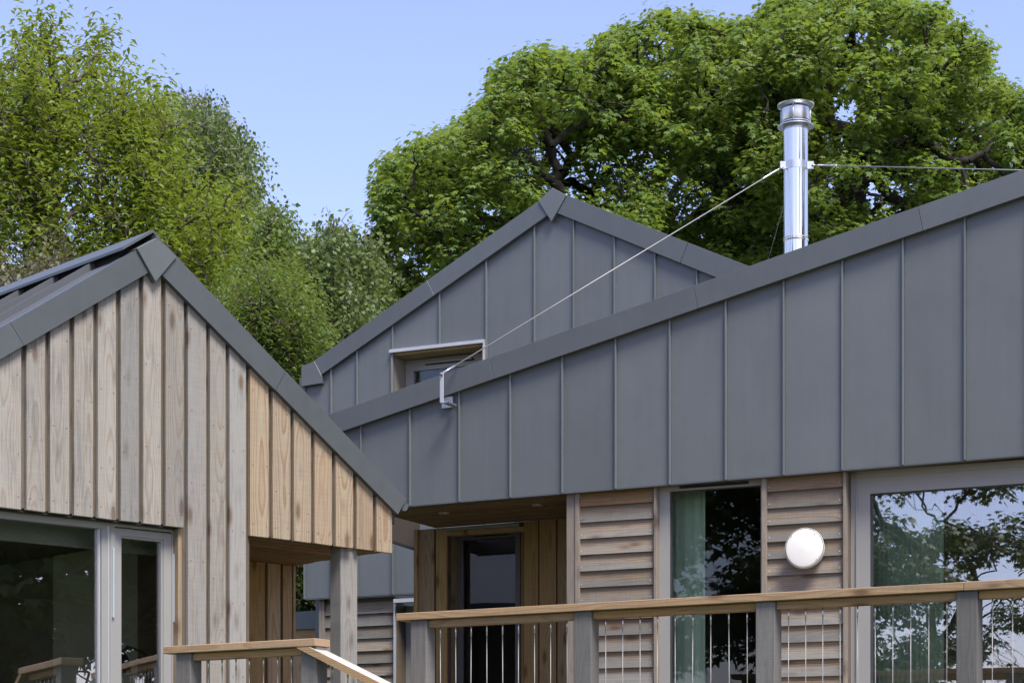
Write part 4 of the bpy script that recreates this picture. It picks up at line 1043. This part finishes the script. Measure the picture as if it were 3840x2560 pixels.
def tree(name, label, cat, base, blobs, seed, kind, leafmat_, bark, density=1.0, shell=(.55, 1.02), r_exp=.5, rtip=.006, gnarl=.5, frac=.4, extra=None, group=None, twigs_per=1.0, trunk_r=None, droop=.4, lsize=1.0, gap=0.0, nleaf=None, trunk_top=None, thin=()):
    rng = np.random.default_rng(seed)
    root = thing(name, label, cat, tuple(base), 0, group)
    base = np.array(base, float); C_ = []; O_ = []
    if isinstance(blobs, tuple): C_, O_ = [blobs[0]], [blobs[1]]; blobs = []
    for c, r in blobs:
        spec = {'maple': .34, 'hazel': .17, 'birch': .20, 'bush': .15}[kind]
        n = max(4, int(density * 4 * math.pi * r * r / (spec * spec) * .55))
        q = rng.normal(size=(n, 3)); q /= np.linalg.norm(q, axis=1, keepdims=True)
        q[:, 2] = np.where(q[:, 2] < (-.2 if kind == 'maple' else -.45), -q[:, 2], q[:, 2])
        rr = r * rng.uniform(shell[0], shell[1], n) ** 1
        C_.append(c + q * rr[:, None] * ([1.15, 1.1, .68] if kind == 'maple' else [1, 1, .85])); O_.append(q)
    C_ = np.concatenate(C_); O_ = np.concatenate(O_)
    if extra is not None: C_ = np.concatenate([C_, extra]); O_ = np.concatenate([O_, np.tile([0, 0, 1.], (len(extra), 1))])
    keep = voids(C_, .75, gap, seed * 3.7) if gap else np.ones(len(C_), bool)
    for (u, v, ru, rv, pr) in thin:                 # looser parts of the crown, where the limbs show
        cu = (1920 + C_[:, 0] / C_[:, 1] * FPX) / K; cv = (HOR - (C_[:, 2] - CAMZ) / C_[:, 1] * FPX) / K
        keep &= ~((((cu - u) / ru) ** 2 + ((cv - v) / rv) ** 2 < 1) & (rng.random(len(C_)) < pr))
    C_, O_ = C_[keep], O_[keep]
    # branches
    sub = rng.permutation(len(C_))[:int(len(C_) * twigs_per)]
    tp = C_[sub] - O_[sub] * .08
    c0 = tp.mean(0); lo = tp[:, 2].min(); top = np.array(trunk_top) if trunk_top is not None else np.array([base[0] * .7 + c0[0] * .3, base[1] * .7 + c0[1] * .3, max(base[2] + 1.0, lo + (tp[:, 2].max() - lo) * .04)])
    segs = []; R0 = trunk_r or rtip * len(tp) ** r_exp
    k = 6; cur = base.copy()
    for i in range(1, k + 1):
        nx = base + (top - base) * i / k + (rng.normal(0, .05 * np.linalg.norm(top - base) * .4, 3) * [1, 1, 0] if i < k else 0)
        segs.append((cur - base, nx - base, R0 * (1.25 - .25 * (i - 1) / k), R0 * (1.25 - .25 * i / k))); cur = nx
    V, F = tube_np(segs, 9); link('trunk', np_mesh('trunk', V, F, smooth=True), bark, root)
    segs = []
    grow(top, np.array([0, 0, 1.]), tp, np.arange(len(tp)), r_exp, rtip, segs, rng, 0, frac, gnarl)
    segs = [(a - base, b - base, r1, r2) for a, b, r1, r2 in segs]
    V, F = tube_np(segs, 5); link('branches', np_mesh('branches', V, F, smooth=True), bark, root)
    # leaves
    n = len(C_); up = np.array([0, 0, 1.])
    hz = np.interp(C_[:, 2], [C_[:, 2].min(), C_[:, 2].max()], [0, 1])
    if kind == 'maple':
        m = nleaf or 20; N = n * m; ci = np.repeat(np.arange(n), m)
        a = rng.uniform(0, 2 * np.pi, N); rad = .25 * np.sqrt(rng.random(N)) * lsize
        out = np.stack([np.cos(a), np.sin(a), 0 * a], 1)
        pos = C_[ci] + out * rad[:, None] + up * (.10 * rng.normal(size=N) - rad * .35)[:, None]
        tip = out + np.array([0, 0, -1.]) * rng.uniform(.3, 1.1, N)[:, None] + rng.normal(0, .25, (N, 3)) + O_[ci] * .4
        nr = up + out * rng.uniform(.1, .8, N)[:, None] + O_[ci] * .35 + rng.normal(0, .25, (N, 3))
        size = rng.uniform(.10, .23, N) * lsize; tm = maple_leaf()
    elif kind == 'hazel':
        m = nleaf or 16; N = n * m; ci = np.repeat(np.arange(n), m); k = np.tile(np.arange(m), n)
        ax = O_ * .45 + up * .75 + rng.normal(0, .4, (n, 3)); ax /= np.linalg.norm(ax, axis=1, keepdims=True)
        s_ = (k / m - .5) * .55 + rng.normal(0, .02, N); a = rng.uniform(0, 2 * np.pi, N)
        out = np.stack([np.cos(a), np.sin(a), 0 * a], 1)
        pos = C_[ci] + ax[ci] * s_[:, None] + out * .035
        tip = out + np.array([0, 0, -1.]) * rng.uniform(.0, 1.0, N)[:, None] + ax[ci] * .3
        nr = up + out * rng.uniform(0, .6, N)[:, None] + rng.normal(0, .3, (N, 3))
        size = rng.uniform(.07, .115, N) * lsize; tm = oval_leaf(.40)
    elif kind == 'birch':
        m = nleaf or 18; N = n * m; ci = np.repeat(np.arange(n), m); k = np.tile(np.arange(m), n)
        ax = O_ * .35 * [1, 1, .2] - up * droop + rng.normal(0, .2, (n, 3)); ax /= np.linalg.norm(ax, axis=1, keepdims=True)
        s_ = k / m * .65; a = rng.uniform(0, 2 * np.pi, N); out = np.stack([np.cos(a), np.sin(a), 0 * a], 1)
        pos = C_[ci] + ax[ci] * s_[:, None] + out * .05 + rng.normal(0, .025, (N, 3))
        tip = out + np.array([0, 0, -.7]) + rng.normal(0, .4, (N, 3)); nr = up * .6 + out * .5 + rng.normal(0, .6, (N, 3))
        size = rng.uniform(.05, .085, N) * lsize; tm = oval_leaf(.75, .06)
    else:
        m = nleaf or 16; N = n * m; ci = np.repeat(np.arange(n), m)
        pos = C_[ci] + rng.normal(0, .085, (N, 3)); tip = rng.normal(0, 1, (N, 3)) + O_[ci] * .7 + up * .2
        nr = up + rng.normal(0, .5, (N, 3)) + O_[ci] * .4
        size = rng.uniform(.045, .075, N) * lsize; tm = oval_leaf(.6, .08)
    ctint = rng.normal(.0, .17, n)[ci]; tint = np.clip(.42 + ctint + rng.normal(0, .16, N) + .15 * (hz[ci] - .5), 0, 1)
    V, F, T = place_leaves(tm, pos - base, tip, nr, size, tint)
    link('crown', np_mesh('crown', V, F, T), leafmat_, root, kind='stuff')
    print(name, 'twigs', n, 'leaves', N, 'tris', len(F)); return root

def gz(x, y): return min(6.0, max(0, y - 24) * .05)
def at(u, v, Z): return np.array(wpt(u * K, v * K, Z))
rg = np.random.default_rng(5)
# three sycamores
A_ = [(805, 700), (815, 620), (845, 560), (872, 500), (870, 420), (892, 362), (935, 345), (975, 322), (1045, 288), (1090, 258), (1135, 215), (1148, 145), (1195, 130), (1260, 118), (1330, 130), (1400, 90), (1450, 130), (1500, 300), (1520, 520), (1500, 680), (1200, 800), (850, 800)]
B_ = [(1300, 300), (1380, 110), (1425, 62), (1490, 22), (1560, 30), (1640, 50), (1700, 50), (1790, 25), (1850, 140), (1880, 300), (1870, 560), (1760, 640), (1500, 600), (1330, 480)]
Cc = [(1660, 200), (1690, 75), (1735, 35), (1775, -5), (1900, -25), (2060, -15), (2165, 25), (2215, 55), (2262, 110), (2270, 165), (2320, 190), (2360, 235), (2440, 280), (2480, 400), (2480, 600), (2200, 640), (1850, 620), (1720, 420)]
for lab, poly, Z, base_u, seed, tt in (
    ('broad sycamore with bright green leaves rising behind the rear zinc gable', A_, 41, 1310, 21, (1300, 560)),
    ('sycamore with dark forking limbs between the rear gable and the flue', B_, 43, 1664, 22, (1664, 560)),
    ('tallest sycamore with yellow tinged leaves to the right of the flue', Cc, 42, 1965, 23, (1950, 480))):
    bl = outline_blobs(poly, 22, 54, .72, rg, Z, 4.2, 6000)
    b = at(base_u, 1500, Z); b[2] = gz(0, Z) - .2
    tree('sycamore', lab, 'tree', b, bl, seed, 'maple', M['leaf_syc'], M['bark'], density=.92, shell=(.62, 1.12), gap=-.10, thin=((1370, 390, 190, 75, .72), (1260, 330, 90, 45, .5), (1610, 430, 110, 60, .7), (1990, 410, 130, 60, .6), (2000, 90, 120, 40, .5), (1930, 280, 70, 60, .6)), r_exp=.45, rtip=.0095, gnarl=.34, frac=.42, trunk_top=tuple(at(tt[0], tt[1], Z)))
# left trees
Lp = [(-60, 150), (0, 185), (40, 120), (60, 90), (110, 110), (180, 105), (235, 130), (275, 150), (330, 165), (370, 220), (420, 330), (470, 400), (540, 440), (560, 520), (540, 640), (420, 760), (-60, 760)]
bl = shoots(Lp, 950, 28, 2.2, .45, 1.25, rg, .17, out=.45, spread=.32, over=14, cx=200, vthr=-.03)
ex = []
for (u0, v0, u1, v1) in ((50, 130, 48, 42), (80, 110, 84, 34), (100, 120, 112, 30), (120, 110, 148, 48), (205, 130, 222, 62), (235, 140, 262, 58), (0, 200, -8, 158)):
    for q in np.linspace(0, 1, 14):
        p = at(u0 + (u1 - u0) * q, v0 + (v1 - v0) * q, 28 + rg.normal(0, .3)); ex.append(p + rg.normal(0, .05, 3))
b = at(230, 1500, 28); b[2] = gz(0, 28) - .1
tree('hornbeam', 'tall yellow green leafy tree behind the ridge of the timber house', 'tree', b, bl, 31, 'hazel', M['leaf_yel'], M['bark_mid'], r_exp=.46, rtip=.008, gnarl=.3, frac=.4, lsize=1.25, nleaf=8, twigs_per=.5, extra=np.array(ex))
Bp = [(345, 175), (380, 150), (430, 142), (470, 160), (520, 172), (560, 215), (585, 255), (590, 300), (570, 320), (600, 350), (610, 400), (640, 420), (665, 450), (680, 480), (640, 620), (480, 600), (380, 420), (330, 250)]
bl = shoots(Bp, 900, 40, 2.6, .5, 1.5, rg, .2, up=(.15, .7), out=.8, spread=.45, over=8, cx=450, vthr=-.06, curl=.9)
b = at(462, 1500, 40); b[2] = gz(0, 40) - .1
tree('birch_tree', 'airy silver birch with drooping twigs behind the yellow green tree', 'tree', b, bl, 32, 'birch', M['leaf_birch'], M['bark_pale'], r_exp=.42, rtip=.006, gnarl=.3, frac=.42, droop=.8, nleaf=10, lsize=1.2, twigs_per=.4, trunk_top=tuple(at(478, 420, 40)))
for k, (lab, poly, Z, bu, mat) in enumerate((
    ('dark green birch standing just behind the right verge of the timber gable', [(560, 470), (610, 400), (660, 430), (690, 500), (720, 560), (740, 680), (740, 860), (560, 900), (500, 700)], 37, 640, 'leaf_mid'),
    ('round topped birch in the gap between the left and rear houses', [(690, 500), (715, 465), (760, 455), (800, 462), (830, 500), (870, 500), (880, 560), (860, 700), (840, 900), (700, 900), (670, 700)], 36, 770, 'leaf_birch'))):
    bl = shoots(poly, 900, Z, 2.2, .4, 1.2, rg, .2, up=(0, .8), out=.7, spread=.45, over=9, vthr=-.1, curl=.6)
    b = at(bu, 1500, Z); b[2] = gz(0, Z) - .1
    tree('birch_tree', lab, 'tree', b, bl, 40 + k, 'birch', M[mat], M['bark_mid'], r_exp=.42, rtip=.006, gnarl=.35, frac=.42, droop=.5, nleaf=11, lsize=1.3, twigs_per=.5)
bp = [(545, 640), (580, 615), (640, 620), (690, 650), (725, 700), (735, 800), (700, 900), (560, 900), (520, 760)]
bl = shoots(bp, 560, 25, 1.3, .3, .9, rg, .13, out=.6, spread=.4, over=14, vthr=-.2)
b = at(620, 1500, 25); b[2] = 0
tree('willow_shrub', 'pale leaved bushy shrub above the right verge of the timber gable', 'shrub', b, bl, 51, 'hazel', M['leaf_mid'], M['bark_mid'], r_exp=.42, rtip=.004, gnarl=.4, lsize=.8, nleaf=9)
bp = [(-60, 640), (-20, 600), (30, 590), (75, 590), (105, 570), (140, 605), (200, 620), (235, 640), (235, 760), (-60, 760)]
bl = shoots(bp, 120, 22, 1.0, .3, .75, rg, .13, out=.3, spread=.3, over=12, vthr=-.3)
b = at(80, 1500, 22); b[2] = 0
tree('dry_shrub', 'dry olive brown shrub just above the roof of the timber house', 'shrub', b, bl, 52, 'bush', M['leaf_dry'], M['bark_mid'], r_exp=.42, rtip=.004, gnarl=.35, lsize=.95, nleaf=8)
# shrub seen through the left porch
bp = [(560, 1180), (700, 1180), (860, 1200), (900, 1300), (880, 1480), (560, 1480)]
bl = outline_blobs(bp, 24, 48, .55, rg, 25.5, .9, 3000)
b = at(690, 1700, 25.5); b[2] = 0
tree('porch_shrub', 'dark evergreen shrub seen through the left porch above the low wall', 'shrub', b, bl, 53, 'bush', M['leaf_dark'], M['bark_mid'], density=.9, shell=(.3, 1.0), r_exp=.42, rtip=.005, gnarl=.4, lsize=1.0)
# trees across the garden, behind the viewer: they show only as reflections in the panes
def ball_blobs(c, R_, n, r0, r1, seed, flat=1.0):
    g_ = np.random.default_rng(seed); out = []
    for _ in range(n):
        q = g_.normal(size=3); q /= np.linalg.norm(q); out.append((np.array(c) + q * R_ * g_.random() ** .5 * [1, 1, flat], g_.uniform(r0, r1)))
    return out
tree('garden_maple', 'spreading maple across the garden whose leaves reflect in the wide window', 'tree', (-13, -3, 0), ball_blobs((-11.5, -1.8, 5.6), 5.2, 46, .7, 1.3, 3, .85), 61, 'maple', M['leaf_dark'], M['bark'], density=.7, shell=(.3, 1), r_exp=.42, rtip=.005, gnarl=.5)
for k, (x, y, hh) in enumerate(((23, 5, 15), (30, -1, 17), (27, 12, 15))):
    tree('garden_oak', ('dense dark tree across the garden reflected in the left windows', 'dense dark tree farther along the garden reflected in the left windows', 'dense dark tree beyond the end of the deck reflected in the left windows')[k], 'tree', (x, y, 0), ball_blobs((x, y, hh * .55), hh * .5, 46, 1.6, 2.8, 5 + k, 1.0), 70 + k, 'maple', M['leaf_dark'], M['bark'], density=.16, shell=(.3, 1), r_exp=.45, rtip=.012, lsize=3.2, nleaf=9)
tree('garden_oak', 'dense dark tree across the garden reflected in the tall narrow window', 'tree', (-18, .5, 0), ball_blobs((-18, .5, 7.0), 5.6, 60, 1.4, 2.4, 15, 1.3), 79, 'maple', M['leaf_dark'], M['bark'], density=.40, shell=(.3, 1), r_exp=.42, rtip=.005, lsize=1.7, nleaf=11)
